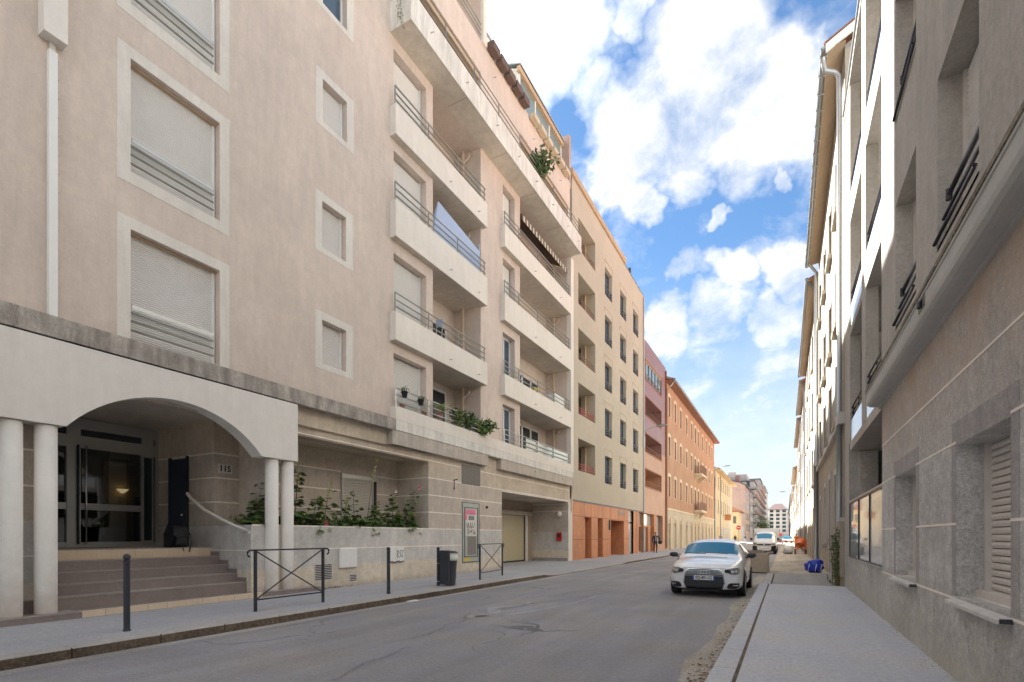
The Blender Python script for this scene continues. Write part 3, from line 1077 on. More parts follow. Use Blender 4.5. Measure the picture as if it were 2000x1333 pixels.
nw = fbx('window', 'surround', A, (-11.96, 1), 11.28, 12.88, 1.78, 1.86, -.08, .02)
corrugated((-11.96, 1), 11.35, 12.6, 1.9, 3.3, -.02).build('roller_shutter', ['shutter_beige', 'slot_grey'], nw)
MB().fb((-11.96, 1), 11.3, 12.85, 3.3, 3.42, -.05, .02).fb((-11.96, 1), 12.6, 12.64, 1.86, 3.3, -.06, .02).fb((-11.96, 1), 11.3, 11.34, 1.86, 3.3, -.06, .02).build('window_frame', 'alu', nw)
fbx('reveal', 'dark', nw, (-11.96, 1), 12.65, 12.84, 1.88, 3.3, -.008, .02)
# garage bay -------------------------------------------------------------------
mb = MB()
mb.quad((-12.8, 18.9, .1), (-12.8, 26.42, .1), (-12.8, 26.42, 3.55), (-12.8, 18.9, 3.55))
mb.build('garage_wall', 'lower_dark', A)
MB().quad((-10.6, 18.9, 3.40), (-12.8, 18.9, 3.5), (-12.8, 26.42, 3.5), (-10.6, 26.42, 3.40)).build('ceiling', 'soffit', A)
gd = fbx('garage_door', 'garage_door', A, (-12.72, 1), 19.1, 25.15, .22, 2.62, 0, .04)
for k in range(1, 24):
    fbx('board_joint', 'tan', gd, (-12.72, 1), 19.1 + k * .252, 19.105 + k * .252, .22, 2.62, -.002, 0)
fbx('threshold', 'dark', gd, (-12.7, 1), 19.0, 25.2, .14, .22, 0, .04)
fbx('door_post', 'surround', A, (-12.66, 1), 25.25, 25.55, .14, 2.66, 0, .1)
fbx('door_post', 'dark', A, (-12.70, 1), 25.15, 25.25, .14, 2.66, 0, .1)
fbx('door_lintel', 'lower', A, (-12.62, 1), 18.9, 26.0, 2.64, 2.86, 0, .12)
for z in (3.3, 2.9):
    bx('joint_line', 'joint', A, -12.8, -10.6, 26.405, 26.42, z - .016, z + .016)
bx('kerb_edge', 'concrete', A, -12.7, -10.62, 26.30, 26.42, .12, .30)
gl = MB().lathe((-11.1, 26.30, 2.74), [(.02, -.16), (.11, -.12), (.15, 0), (.11, .12), (.02, .16)], 16).build('bulkhead_lamp', 'lamp_white', A, smooth=True)
bx('fixing', 'anthracite', gl, -11.17, -11.03, 26.34, 26.42, 2.66, 2.82)
# lower ledge boxes and band under the balconies
fbx('band', 'balcony_white', A, FL, 11.95, 26.42, 5.03, 5.44, -.24, -.001)
fbx('band', 'slab_white', A, FL, 11.952, 26.55, 4.72, 5.03, -.235, -.001)
fbx('ledge_box', 'ledge', A, FL, 11.83, 17.43, 4.28, 4.715, -.215, -.001)
fbx('ledge_box', 'ledge', A, FL, 18.47, 26.5, 4.28, 4.715, -.215, -.001)
for y in (14.6, 16.6, 21.6, 25.0):
    tb('spout', 'pvc', A, [(WX + .2, y, 4.55), (WX + .33, y, 4.53)], .025)
# --- windows on the pink wall


def rail_set(F, y0, y1, zs, d, parent, r=.018, mat='rail_metal', posts=(), pz=None):
    for z in zs:
        x = F[0] - F[1] * d
        tb('rail', mat, parent, [(x, y0, z), (x, y1, z)], r, 8)
    for y in posts:
        x = F[0] - F[1] * (d + .005)
        bx('post', mat, parent, x - .016, x + .016, y - .018, y + .018, pz[0], pz[1])


def big_window(h, sill=True, first=None):
    y0, y1, z0, z1 = h[:4]
    fy0, fy1, fz0, fz1 = y0 - .22, y1 + .21, max(z0 - .2, 5.05), z1 + .21
    w = MB()
    t = .006
    w.fb(FL, fy0, y0, fz0, fz1, -t, -.0005).fb(FL, y1, fy1, fz0, fz1, -t, -.0005).fb(FL, y0, y1, z1, fz1, -t, -.0005)
    if z0 > fz0 + .02:
        w.fb(FL, y0, y1, fz0, z0, -t, -.0005)
    w = w.build('window', 'surround', A)
    corrugated(FL, y0 + .05, y1 - .05, z0 + .06, z1 - .02, .20, .043, .009).build('roller_shutter', ['shutter_white', 'slot_grey'], w)
    fbx('guide_rail', 'pvc', w, FL, y1 - .06, y1 - .02, z0, z1, .15, .22)
    fbx('guide_rail', 'pvc', w, FL, y0 + .02, y0 + .06, z0, z1, .15, .22)
    fbx('window_sill', 'surround', w, FL, y0, y1, z0 - .01, z0 + .03, .0, .24)
    fbx('lintel_face', 'tan', w, FL, y0, y1, z1 - .035, z1 - .005, .10, .24)
    for k, z in enumerate((z0 + .20, z0 + .36, z0 + .52)):
        tb('rail', 'rail_metal', w, [(WX - .035, y0 + .02, z), (WX - .035, y1 - .12, z)], .021, 8)
    fbx('rail_panel', 'alu', w, FL, y0 + .04, y1 - .10, z0 + .60, z0 + .68, .03, .05)
    return w


big_window(bigw[0])
w1 = big_window(bigw[1])
big_window(bigw[2])


def small_window(h):
    y0, y1, z0, z1 = h[:4]
    w = MB()
    t = .006
    w.fb(FL, y0 - .22, y0, z0 - .15, z1 + .2, -t, -.0005).fb(FL, y1, y1 + .25, z0 - .15, z1 + .2, -t, -.0005)
    w.fb(FL, y0, y1, z1, z1 + .2, -t, -.0005).fb(FL, y0, y1, z0 - .15, z0, -t, -.0005)
    w = w.build('window', 'surround', A)
    corrugated(FL, y0 + .04, y1 - .05, z0 + .05, z1 - .02, .2, .043, .009).build('roller_shutter', ['shutter_white', 'slot_grey'], w)
    fbx('guide_rail', 'pvc', w, FL, y1 - .06, y1 - .02, z0, z1, .15, .22)
    fbx('shutter_foot', 'anthracite', w, FL, y0, y1 - .06, z0 + .01, z0 + .05, .16, .22)
    return w


for h in smw[:3]:
    small_window(h)
w = small_window(smw[3])
for ch in list(w.children):
    if ch.name.startswith('roller'):
        bpy.data.objects.remove(ch)
fbx('pane', 'glass_blue', w, FL, 9.44, 10.17, 15.4, 16.48, .2, .21)
# gutter head and rainwater pipe
gp = fbx('rainwater_pipe', 'pvc', A, FL, 3.77, 3.885, 5.06, 9.4, -.09, -.004)
z = 5.3
while z < 9.4:
    fbx('clip', 'alu', gp, FL, 3.885, 3.925, z, z + .02, -.03, -.004)
    z += .31
fbx('rainwater_head', 'portico', gp, FL, 3.66, 3.97, 9.55, 11.0, -.22, -.004)
fbx('cable_bundle', 'shutter_beige', gp, FL, 3.79, 3.87, 9.4, 9.56, -.06, -.01)
# --- shutters and doors in the balcony columns
for k, h in enumerate(b1w):
    y0, y1, z0, z1 = h[:4]
    w = fbx('window', 'pink', A, FL, y0, y1, z0, z0 + .04, .1, .3)
    bot = z0 + .45 if k != 3 else z0 + .75
    corrugated(FL, y0 + .05, y1 - .07, bot, z1 - .03, .26, .045, .009).build('roller_shutter', ['shutter_white', 'slot_grey'], w)
    fbx('guide_rail', 'pvc', w, FL, y1 - .08, y1 - .03, z0, z1, .22, .29)
    fbx('pane', 'glass_dark', w, FL, y0, y1 - .08, z0, bot, .275, .29)
    fbx('window_frame', 'frame_white', w, FL, y0 + .7, y0 + .78, z0, bot, .255, .275)
for k, h in enumerate(b2w):
    y0, y1, z0, z1 = h[:4]
    if k >= 2:
        w = fbx('window', 'pink', A, FL, y0, y1, z0, z0 + .04, .1, .3)
        corrugated(FL, y0 + .05, y1 - .07, z0 + .3, z1 - .03, .26, .045, .009).build('roller_shutter', ['shutter_white', 'slot_grey'], w)
    else:
        w = fbx('window', 'frame_white', A, FL, y0, y1, z0, z0 + .05, .22, .3)
        fbx('pane', 'glass_blue', w, FL, y0 + .05, y1 - .06, z0 + .05, z1 - .08, .27, .28)
        MB().fb(FL, y0, y0 + .06, z0, z1, .24, .3).fb(FL, y1 - .08, y1, z0, z1, .24, .3).fb(FL, y0 + .5, y0 + .58, z0, z1, .25, .3).fb(FL, y0, y1, z1 - .09, z1, .24, .3).build('window_frame', 'frame_white', w)
FB = (WX - 1.27, 1)
for rec, cols in ((r1, [(14.7, 16.6)]), (r2, [(21.2, 25.2)])):
    for k, h in enumerate(rec):
        for (a, b2) in cols:
            zt = h[2] + 2.08
            w = fbx('french_window', 'frame_white', A, FB, a, b2, h[2], h[2] + .06, -.05, 0)
            n = 2 if b2 - a < 2.5 else 4
            for q in range(n):
                ya, yb = a + (b2 - a) * q / n, a + (b2 - a) * (q + 1) / n
                fbx('pane', 'glass_dark', w, FB, ya + .07, yb - .07, h[2] + .06, zt - .08, -.02, -.01)
                MB().fb(FB, ya, ya + .07, h[2], zt, -.05, 0).fb(FB, yb - .07, yb, h[2], zt, -.05, 0).fb(FB, ya, yb, zt - .08, zt, -.05, 0).build('window_frame', 'frame_white', w)
        # downpipe
        yr = h[1] - .12
        dp = tb('downpipe', 'pipe_cream', A, [(WX - .75, yr, h[2]), (WX - .75, yr, h[3])], .055, 10)
        if k != 1:
            tb('pipe_branch', 'pipe_cream', dp, [(WX - .75, yr, h[3] - .45), (WX - .5, yr, h[3] - .32), (WX - .45, yr, h[3] - .25), (WX - .45, yr, h[3])], .035, 8)
# --- balconies
BAL = [(7.44, 8.31), (10.57, 11.67), (13.65, 14.57)]


def balcony(y0, y1, zb, zt, posts, spouts):
    ya = y0
    o = MB()
    o.fb(FL, ya, y1, zb, zt, -.24, -.10).fb(FL, ya, ya + .14, zb, zt, -.099, -.002)
    o.fb(FL, ya + .14, y1, zb, zb + .17, -.099, 1.2)
    o = o.build('balcony', 'balcony_white', A, bevel=.006)
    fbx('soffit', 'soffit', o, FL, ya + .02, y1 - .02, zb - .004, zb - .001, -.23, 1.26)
    rail_set(FL, ya + .04, y1 - .06, [zt + .17, zt + .37, zt + .58], -.17, o, .023, 'rail_metal', posts, (zt - .02, zt + .59))
    for y in spouts:
        tb('spout', 'alu', o, [(WX + .24, y, zb + .24), (WX + .36, y, zb + .22)], .016)
    return o


for zb, zt in BAL:
    balcony(11.95, 17.32, zb, zt, (12.0, 13.65, 15.35, 17.2), (14.75, 16.6))
    balcony(18.75, 26.2, zb, zt, (18.82, 20.15, 22.1, 24.0, 26.1), (21.6, 24.6))
br = fbx('balcony_railing', 'rail_metal', A, FL, 12.0, 17.25, 5.44, 5.46, -.19, -.15)
rail_set(FL, 12.0, 17.2, [5.60, 5.80, 6.01], -.17, br, .019, 'rail_silver', (12.02, 13.65, 15.35, 17.2), (5.44, 6.02))
br2 = fbx('balcony_railing', 'rail_metal', A, FL, 18.8, 26.2, 5.44, 5.46, -.19, -.15)
rail_set(FL, 18.8, 26.15, [5.60, 5.80, 6.01], -.17, br2, .019, 'rail_silver', (18.82, 20.15, 22.1, 24.0, 26.1), (5.44, 6.02))
fbx('screen', 'glass_green', br2, FL, 20.9, 26.1, 5.47, 5.98, -.14, -.13)
# wire mesh tied behind the first railing
mb = MB()
y = 12.05
while y < 17.1:
    for s_ in (-1, 1):
        ya, yb = y, y + .05
        mb.quad((WX + .15, ya, 5.46), (WX + .15, ya + .006, 5.46), (WX + .15, ya + s_ * .25 + .006, 5.99), (WX + .15, ya + s_ * .25, 5.99))
    y += .045
mb.build('wire_mesh', 'mesh_grey', br)
fbx('pillar', 'balcony_white', A, FL, 26.22, 26.62, 5.04, 16.78, -.235, .02)
# large terrace slab
ts = MB()
ts.fb(FL, 11.95, 26.25, 16.82, 17.72, -.82, -.70)
ts.fb(FL, 11.95, 12.07, 16.82, 17.72, -.699, -.003)
ts.fb(FL, 12.07, 26.25, 16.82, 17.02, -.699, -.003)
ts.fb(FL, 26.13, 26.25, 17.02, 17.72, -.699, -.003)
ts = ts.build('terrace', 'slab_white', A)
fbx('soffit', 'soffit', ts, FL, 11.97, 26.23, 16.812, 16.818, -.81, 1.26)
fbx('drip_edge', 'slab_white', ts, FL, 11.93, 26.27, 16.80, 17.04, -.832, -.822)
for y in (15.0, 17.9, 20.6, 23.4):
    fbx('soffit_joint', 'concrete', ts, FL, y, y + .02, 16.806, 16.811, -.8, 0)
rail_set(FL, 12.0, 26.2, [17.90, 18.12, 18.34], -.76, ts, .02, 'rail_metal', [12.02 + 1.77 * k for k in range(9)], (17.7, 18.36))
for y in (12.9, 14.9, 17.0, 18.8, 20.5, 22.3, 24.2, 25.7):
    tb('spout', 'alu', ts, [(WX + .82, y, 17.22), (WX + .95, y, 17.2)], .018)
for h in top:
    for q in range(int((h[1] - h[0]) / 1.2)):
        ya = h[0] + .2 + q * 1.2
        fbx('pane', 'glass_dark', A, (WX - 1.3, 1), ya, ya + 1.1, 17.2, 19.4, -.03, 0)
for (a, b2) in ((12.45, 17.15), (20.65, 26.25)):
    fbx('blind_box', 'tan', A, FL, a, b2, 19.5, 19.74, .03, .25)
fbx('loft_railing', 'rail_metal', A, FL, 12.4, 17.2, 21.05, 21.07, -.0, .04)
lr = A.children[-1] if False else None
for z in (21.25, 21.45, 21.65):
    tb('rail', 'rail_metal', A, [(WX + .02, 11.0, z), (WX + .02, 17.2, z)], .02)
for y in (18.2, 21.9, 25.1):
    tb('spout', 'alu', A, [(WX, y, 20.35), (WX + .14, y, 20.33)], .018)
# roller-door cabinet with stickers, vents, boxes
cab = fbx('service_door', 'metal_green', A, FL, 15.87, 17.09, .50, 2.80, -.01, .05)
MB().fb(FL, 15.89, 15.91, .52, 2.78, -.02, -.01).fb(FL, 17.05, 17.07, .52, 2.78, -.02, -.01).fb(FL, 15.91, 17.05, 2.76, 2.78, -.02, -.01).fb(FL, 15.91, 17.05, .52, .54, -.02, -.01).build('outer_frame', 'anthracite', cab)
MB().fb(FL, 16.03, 16.05, .72, 2.60, -.026, -.01).fb(FL, 16.93, 16.95, .72, 2.60, -.026, -.01).fb(FL, 16.05, 16.93, 2.58, 2.60, -.026, -.01).fb(FL, 16.05, 16.93, .72, .74, -.026, -.01).build('inner_frame', 'anthracite', cab)
fbx('poster', 'poster', cab, FL, 16.09, 16.89, 1.52, 2.54, -.014, -.0105)
fbx('lower_panel', 'louvre', cab, FL, 16.24, 16.84, .80, 1.50, -.014, -.0105)
fbx('pink_print', 'pink_print', cab, FL, 16.09, 16.80, 2.32, 2.52, -.0165, -.0145)
fbx('pink_print', 'pink_print', cab, FL, 15.98, 16.20, 2.12, 2.30, -.0165, -.0145)
fbx('poster', 'glass_green', cab, FL, 16.3, 16.7, 2.12, 2.28, -.016, -.0145)
fbx('yellow_stain', 'yellow_paint', cab, FL, 16.0, 16.45, .565, .70, -.0135, -.0105)
mb = MB()


def stroke(mb, pts, r=.012, x=WX + .0175):
    pts = [(x, a, b2) for a, b2 in pts]
    for p, q in zip(pts, pts[1:]):
        d = Vector(q) - Vector(p)
        nrm = Vector((0, -d.z, d.y)).normalized() * r
        mb.quad(Vector(p) - nrm, Vector(q) - nrm, Vector(q) + nrm, Vector(p) + nrm)


for pts in ([(16.16, 2.0), (16.22, 1.8), (16.28, 2.02), (16.33, 1.8)], [(16.38, 1.82), (16.44, 2.04), (16.52, 1.8), (16.4, 1.9)], [(16.6, 2.03), (16.56, 1.86), (16.66, 1.84), (16.74, 2.02)],
            [(16.2, 1.72), (16.34, 1.78), (16.3, 1.62), (16.5, 1.74), (16.46, 1.6)], [(16.55, 1.76), (16.7, 1.7), (16.62, 1.6), (16.78, 1.64)]):
    stroke(mb, pts)
for c, r_ in (((16.24, 1.62), .05), ((16.74, 1.62), .045), ((16.5, 1.68), .04)):
    stroke(mb, [(c[0] + r_ * math.cos(a * .6), c[1] + r_ * math.sin(a * .6)) for a in range(12)], .007)
mb.build('graffiti', 'ink', cab)
vt = fbx('vent_frame', 'surround', A, FL, 15.80, 17.18, 3.43, 4.22, -.008, .06)
z = 3.47
while z < 4.18:
    fbx('slat', 'louvre', vt, FL, 15.84, 17.14, z, z + .026, -.028, -.004)
    z += .036
fbx('vent_back', 'dark', vt, FL, 15.84, 17.14, 3.46, 4.19, -.0095, -.0085)
tb('wall_bracket', 'anthracite', A, [(WX + .02, 15.35, 3.2), (WX + .02, 15.35, 3.55), (WX + .16, 15.35, 3.55)], .02)
MB().lathe((WX + .05, 17.6, 2.66), [(.02, -.05), (.05, -.03), (.05, .04), (.02, .06)], 10).build('sounder', 'anthracite', A)


def grille(y0, y1, z0, z1, name='vent_grille'):
    o = fbx(name, 'shutter_beige', A, FL, y0, y1, z0, z1, -.012, -.002)
    z = z0 + .03
    while z < z1 - .04:
        fbx('gap', 'dark', o, FL, y0 + .03, y1 - .03, z, z + .026, -.0135, -.0122)
        z += .045
    return o


grille(9.12, 9.72, .35, .81)
grille(10.30, 10.60, .24, .47)
b_ = fbx('meter_box', 'pvc', A, FL, 9.93, 10.55, .65, 1.18, -.07, -.003, bevel=.012)
b_ = fbx('meter_box', 'pvc', A, FL, 11.83, 12.17, .72, 1.17, -.05, -.003, bevel=.008)
b_ = fbx('meter_box', 'pvc', A, FL, 12.19, 12.56, .72, 1.17, -.05, -.003, bevel=.008)
mb = MB()
for pts in ([(12.24, .82), (12.24, 1.08), (12.33, 1.0), (12.24, .95), (12.34, .84)], [(12.38, 1.08), (12.38, .86)], [(12.42, 1.06), (12.52, 1.06), (12.42, .88), (12.52, .88)]):
    stroke(mb, pts, .009, WX + .0525)
mb.build('graffiti', 'ink', b_)
mb = MB()
stroke(mb, [(11.84, .70), (12.0, .74), (12.1, .70), (12.3, .745), (12.4, .70), (12.54, .74)], .012, WX + .0525)
mb.build('graffiti', 'ink', b_)
#@PART2

# planter troughs hung on the roof parapet
pt = fbx('planter_box', 'planter_brown', None, FL, 17.65, 18.2, 21.02, 21.32, -.33, -.05)
tag(pt, 'brown planter trough on the roof parapet, nearest the white corner pilaster', 'planter', 'brown planter troughs along the roof parapet')
lab = ['second brown planter trough from the white corner pilaster on the roof parapet', 'third brown planter trough from the corner pilaster on the roof parapet',
       'fourth brown planter trough from the corner pilaster on the roof parapet', 'last brown planter trough before the cream ones on the roof parapet']
for k in range(4):
    c = dup(pt, (0, .68 * (k + 1), 0))
    c['label'] = lab[k]
pt2 = fbx('planter_box', 'planter_cream', None, FL, 21.5, 22.1, 21.02, 21.26, -.30, -.05)
tag(pt2, 'cream planter trough on the roof parapet, first after the brown ones', 'planter', 'cream planter troughs below the veranda')
lab = ['second cream planter trough below the rooftop veranda', 'third cream planter trough, below the middle of the veranda',
       'fourth cream planter trough below the rooftop veranda', 'fifth cream planter trough below the rooftop veranda', 'last cream planter trough, beside the rooftop chimney wall']
for k in range(5):
    c = dup(pt2, (0, .78 * (k + 1), 0))
    c['label'] = lab[k]


# ================================================================== generic window filler
def fill_window(F, y0, y1, z0, z1, par, rec=.2, glass='glass_dark', frame='frame_white', bars=1, sill=None, rails=None, railmat='black_rail', name='window', shutter=0):
    w = MB()
    fw = .05
    w.fb(F, y0, y0 + fw, z0, z1, rec - .05, rec).fb(F, y1 - fw, y1, z0, z1, rec - .05, rec)
    w.fb(F, y0 + fw, y1 - fw, z1 - fw, z1, rec - .05, rec).fb(F, y0 + fw, y1 - fw, z0, z0 + fw, rec - .05, rec)
    for k in range(bars):
        yc = y0 + (y1 - y0) * (k + 1) / (bars + 1)
        w.fb(F, yc - .03, yc + .03, z0 + fw, z1 - fw, rec - .05, rec)
    w = w.build(name, frame, par)
    fbx('pane', glass, w, F, y0 + fw, y1 - fw, z0 + fw, z1 - fw, rec - .02, rec - .012)
    if sill:
        fbx('window_sill', sill, w, F, y0 - .08, y1 + .08, z0 - .09, z0 - .002, -.10, rec)
    if rails:
        for z in rails:
            x = F[0] - F[1] * .06
            tb('rail', railmat, w, [(x, y0, z0 + z), (x, y1, z0 + z)], .017, 6)
    if shutter:
        corrugated(F, y0 + .02, y1 - .02, z1 - shutter, z1, rec - .07, .05, .008).build('roller_shutter', ['shutter_white', 'slot_grey'], w)
    return w


# ================================================================== CREAM BUILDING WITH CORTEN BASE
B = empty('apartment_building', (WX, 35, .14), 'plain cream apartment block with three window columns over a rust orange panelled base', 'building')
BY0, BY1 = 26.96, 43.38
brow = [6.88, 10.05, 13.15, 16.28, 19.45]
bcol = [(32.9, 34.45), (36.45, 38.0), (40.0, 41.6)]
blog = [(5.33, 7.2), (8.62, 10.43), (11.77, 13.6), (15.0, 16.8), (18.2, 19.98)]
holes = [(a, b2, z - 1.84, z) for z in brow for a, b2 in bcol] + [(27.95, 30.95, a, b2, 1.3) for a, b2 in blog]
MB().wall(FL, BY0, BY1, 3.58, 21.75, holes, .28, 0).build('wall', 'b_cream', B)
bx('roof', 'concrete', B, -26, WX - .01, 26.96, BY1, 21.55, 21.74)
bx('end_wall', 'b_cream', B, -26, WX - .01, BY1 - .2, BY1 - .01, 3.5, 21.6)
bx('end_wall', 'b_cream', B, -26, WX - .01, 26.96, 27.1, 16, 21.6)
bx('rear_wall', 'concrete', B, -26, -25.8, 26.96, BY1, .1, 21.6)
bx('coping', 'tan', B, WX - .4, WX + .12, 26.8, 37.6, 21.752, 22.1)
bx('coping', 'zinc', B, WX - .4, WX + .04, 37.6, 43.4, 21.752, 21.80)
bx('roof_fitting', 'zinc_light', B, WX - .3, WX + .1, 37.0, 37.8, 22.0, 22.35)
bx('roof_fitting', 'anthracite', B, WX - .3, WX - .1, 39.6, 39.8, 21.8, 22.5)
tb('rainwater_pipe', 'zinc_light', B, [(WX + .06, BY1 - .15, 3.6), (WX + .06, BY1 - .15, 21.6)], .05)
tb('rainwater_pipe', 'pipe_cream', B, [(WX + .05, 26.80, 2.9), (WX + .05, 26.80, 4.5)], .05)
fbx('white_quoin', 'balcony_white', B, FL, 26.64, 27.0, .12, 3.6, -.01, .1)
for z in brow:
    for (a, b2) in bcol:
        w = fill_window(FL, a, b2, z - 1.84, z, B, .28, 'glass_blue', 'anthracite', 1)
        for q in (.16, .34, .5):
            tb('rail', 'black_rail', w, [(WX + .01, a, z - 1.84 + q), (WX + .01, b2, z - 1.84 + q)], .022, 6)
        fbx('rail_plate', 'anthracite', w, FL, b2 - .35, b2 - .12, z - 1.80, z - 1.34, -.02, 0)
        MB().fb(FL, a - .12, b2 + .1, z + .42, z + .445, -.015, 0).fb(FL, a - .16, a - .13, z + .1, z + .40, -.012, 0).fb(FL, b2 + .1, b2 + .13, z - .6, z + .42, -.012, 0).build('moulding', 'tan', w)
for k, (a, b2) in enumerate(blog):
    fb_ = (WX - 1.3, 1)
    o = fbx('loggia_wall', 'b_loggia', B, FL, 27.9, 31.0, a - .3, b2 + .05, 1.3, 1.36)
    MB().quad((WX - .28, 30.947, a), (WX - 1.3, 30.947, a), (WX - 1.3, 30.947, b2), (WX - .28, 30.947, b2)).build('side_wall', 'b_loggia', o)
    fbx('french_window', 'glass_dark', o, fb_, 28.2, 30.2, a, b2 - .2, -.03, 0)
    tb('downpipe', 'pipe_cream', o, [(WX - .62, 30.85, a), (WX - .62, 30.85, b2)], .05)
    fbx('door_frame', 'anthracite', o, FL, 30.86, 30.94, a, b2 - .1, .95, 1.02)
    for q in (.12, .28, .42):
        tb('rail', 'red_paint' if k < 2 else 'brown_wood', o, [(WX - .06, 27.97, a + q), (WX - .06, 30.9, a + q)], .02, 6)
# corten base
mb = MB()
mb.wall(FL, 27.0, 41.7, .1, 3.58, [(28.95, 30.25, .1, 2.66, .5), (31.45, 32.45, .1, 2.66, .5), (34.2, 37.45, .1, 2.62, 1.2), (38.75, 40.05, .1, 3.5, .4)], .3)
mb.build('base_cladding', 'corten', B)
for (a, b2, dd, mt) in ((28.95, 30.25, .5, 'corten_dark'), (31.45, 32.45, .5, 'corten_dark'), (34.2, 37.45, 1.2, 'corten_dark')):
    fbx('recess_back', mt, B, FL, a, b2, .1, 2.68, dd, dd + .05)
fbx('door_leaf', 'corten', B, FL, 29.0, 29.95, .15, 2.62, .30, .36)
fbx('door_leaf', 'corten', B, FL, 31.5, 32.15, .15, 2.62, .30, .36)
fbx('door_leaf', 'corten', B, FL, 34.3, 35.0, .15, 2.4, .5, .56)
fbx('post_box', 'anthracite', B, FL, 33.75, 34.0, 1.95, 2.62, -.08, -.001)
fbx('vent_grille', 'louvre', B, FL, 35.7, 37.4, 3.14, 3.34, -.02, -.001)
for z in (1.31, 2.68):
    for a, b2 in (((27.05, 28.9), (30.3, 31.4), (32.5, 34.15), (37.5, 38.7)) if z < 2 else ((27.05, 38.7),)):
        fbx('panel_joint', 'corten_dark', B, FL, a, b2, z - .018, z + .018, -.004, .01)
for y in (29.0, 30.25, 32.45, 34.1, 36.0, 37.5):
    fbx('panel_joint', 'corten_dark', B, FL, y - .012, y + .012, 2.7, 3.5, -.004, .01)
fbx('base_flashing', 'anthracite', B, FL, 27.0, 43.3, 3.50, 3.60, -.02, .0)
# shop front ---------------------------------------------------------------------
for (a, b2) in ((40.05, 40.35), (41.45, 41.7)):
    fbx('pier', 'corten', B, FL, a, b2, .1, 3.5, -.02, .25)
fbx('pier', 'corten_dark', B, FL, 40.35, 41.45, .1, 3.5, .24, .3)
fbx('pier', 'corten', B, FL, 41.1, 41.45, .1, 3.5, -.02, .24)
sw = fbx('shop_window', 'frame_white', B, FL, 38.78, 40.05, .12, .2, .30, .4)
fbx('pane', 'glass_pane', sw, FL, 38.8, 40.0, .2, 2.5, .14, .15)
fbx('pane', 'glass_pane', sw, FL, 38.8, 40.0, 2.62, 3.5, .14, .15)
fbx('mullion', 'corten', sw, FL, 38.8, 40.05, 2.5, 2.62, .28, .36)
sw = fbx('shop_window', 'frame_white', B, FL, 41.72, 43.6, .12, .2, .25, .4)
for (a, b2, c, d) in ((41.75, 43.55, 2.45, 3.48), (41.75, 42.9, .2, 2.3)):
    fbx('pane', 'glass_pane', sw, FL, a, b2, c, d, .30, .31)
fbx('mullion', 'corten', sw, FL, 41.72, 47.2, 2.3, 2.45, .22, .32)

# ================================================================== MAUVE BALCONY BUILDING
C = empty('apartment_building', (WX, 48, .14), 'narrow mauve panelled building, orange reflection coloured in below, with deep balconies, beside the cream block', 'building')
cz_ = [(5.83, 7.27), (8.82, 10.32), (11.95, 13.5), (15.05, 16.6)]
MB().wall(FL, 43.42, 52.35, 9.4, 18.3, [(43.95, 50.3, a, b2, 1.8) for a, b2 in cz_[1:]], 1.8).build('wall', 'c_mauve', C)
MB().wall(FL, 43.42, 52.35, 3.55, 9.4, [(43.95, 50.3, cz_[0][0], cz_[0][1], 1.8), (43.95, 50.3, cz_[1][0], cz_[1][1], 1.8)], 1.8).build('wall', 'c_orange_reflection', C)
MB().wall(FL, 43.42, 52.35, .1, 3.55, [(43.5, 47.3, .1, 3.48, .4), (48.2, 51.0, .95, 3.48, .4)], .4).build('wall', 'c_orange_reflection', C)
bx('roof', 'concrete', C, -24, WX - .01, 43.42, 52.35, 18.1, 18.28)
bx('end_wall', 'mauve_wall', C, -24, WX - .01, 52.2, 52.34, .1, 18.1)
bx('rear_wall', 'concrete', C, -24, -23.8, 43.4, 52.3, .1, 18.1)
for k, (a, b2) in enumerate(cz_):
    fbx('back_wall', 'wood_panel', C, FL, 43.9, 50.4, a - .1, b2 + .1, 1.8, 1.86)
    MB().fb(FL, 43.9, 43.99, a, b2, -.03, .02).fb(FL, 50.26, 50.38, a, b2, -.03, .02).fb(FL, 43.9, 50.38, b2, b2 + .1, -.03, .02).fb(FL, 43.9, 50.38, a - .12, a, -.03, .02).build('balcony_frame', 'corten_dark', C)
    o = fbx('balcony_railing', 'brown_wood', C, FL, 44, 50.25, a + .40, a + .44, .0, .04)
    fbx('rail', 'brown_wood', o, FL, 44, 50.25, a + .18, a + .21, .0, .04)
    if k == 3:
        for q in range(5):
            ya = 44.0 + q * 1.26
            fbx('glazing_panel', 'glass_green', C, FL, ya + .04, ya + 1.2, a + .0, b2 - .12, .04, .05)
            fbx('glazing_bar', 'anthracite', C, FL, ya + 1.2, ya + 1.3, a, b2 - .1, .0, .06)
        fbx('glazing_head', 'wood_panel', C, FL, 44, 50.26, b2 - .12, b2, .0, .06)
tb('rainwater_pipe', 'corten_dark', C, [(WX + .06, 52.3, .3), (WX + .06, 52.3, 18.0)], .07)
for (a, b2, c, d) in ((43.6, 45.4, .2, 2.3), (45.7, 47.2, 2.45, 3.48), (43.6, 45.6, 2.45, 3.48), (48.25, 50.4, .95, 3.4)):
    fbx('shop_pane', 'glass_pane', C, FL, a, b2, c, d, .30, .31)
fbx('shop_door', 'corten', C, FL, 45.5, 46.3, .14, 2.35, .1, .3)
fbx('pier', 'corten', C, FL, 47.2, 48.2, .1, 3.5, -.03, .25)
fbx('mullion', 'alu', C, FL, 49.3, 49.5, .95, 3.4, .25, .33)

# ================================================================== ORANGE ARCADED BUILDING
D = empty('apartment_building', (WX, 72, .14), 'orange rendered four storey building with cream arcaded ground floor and two bracketed balconies', 'building')
DY0, DY1 = 52.36, 91.7


def yof(px, X=WX):
    d = X * 1000 / (CS * (px - 1535))
    return (d + X * SN) / CS


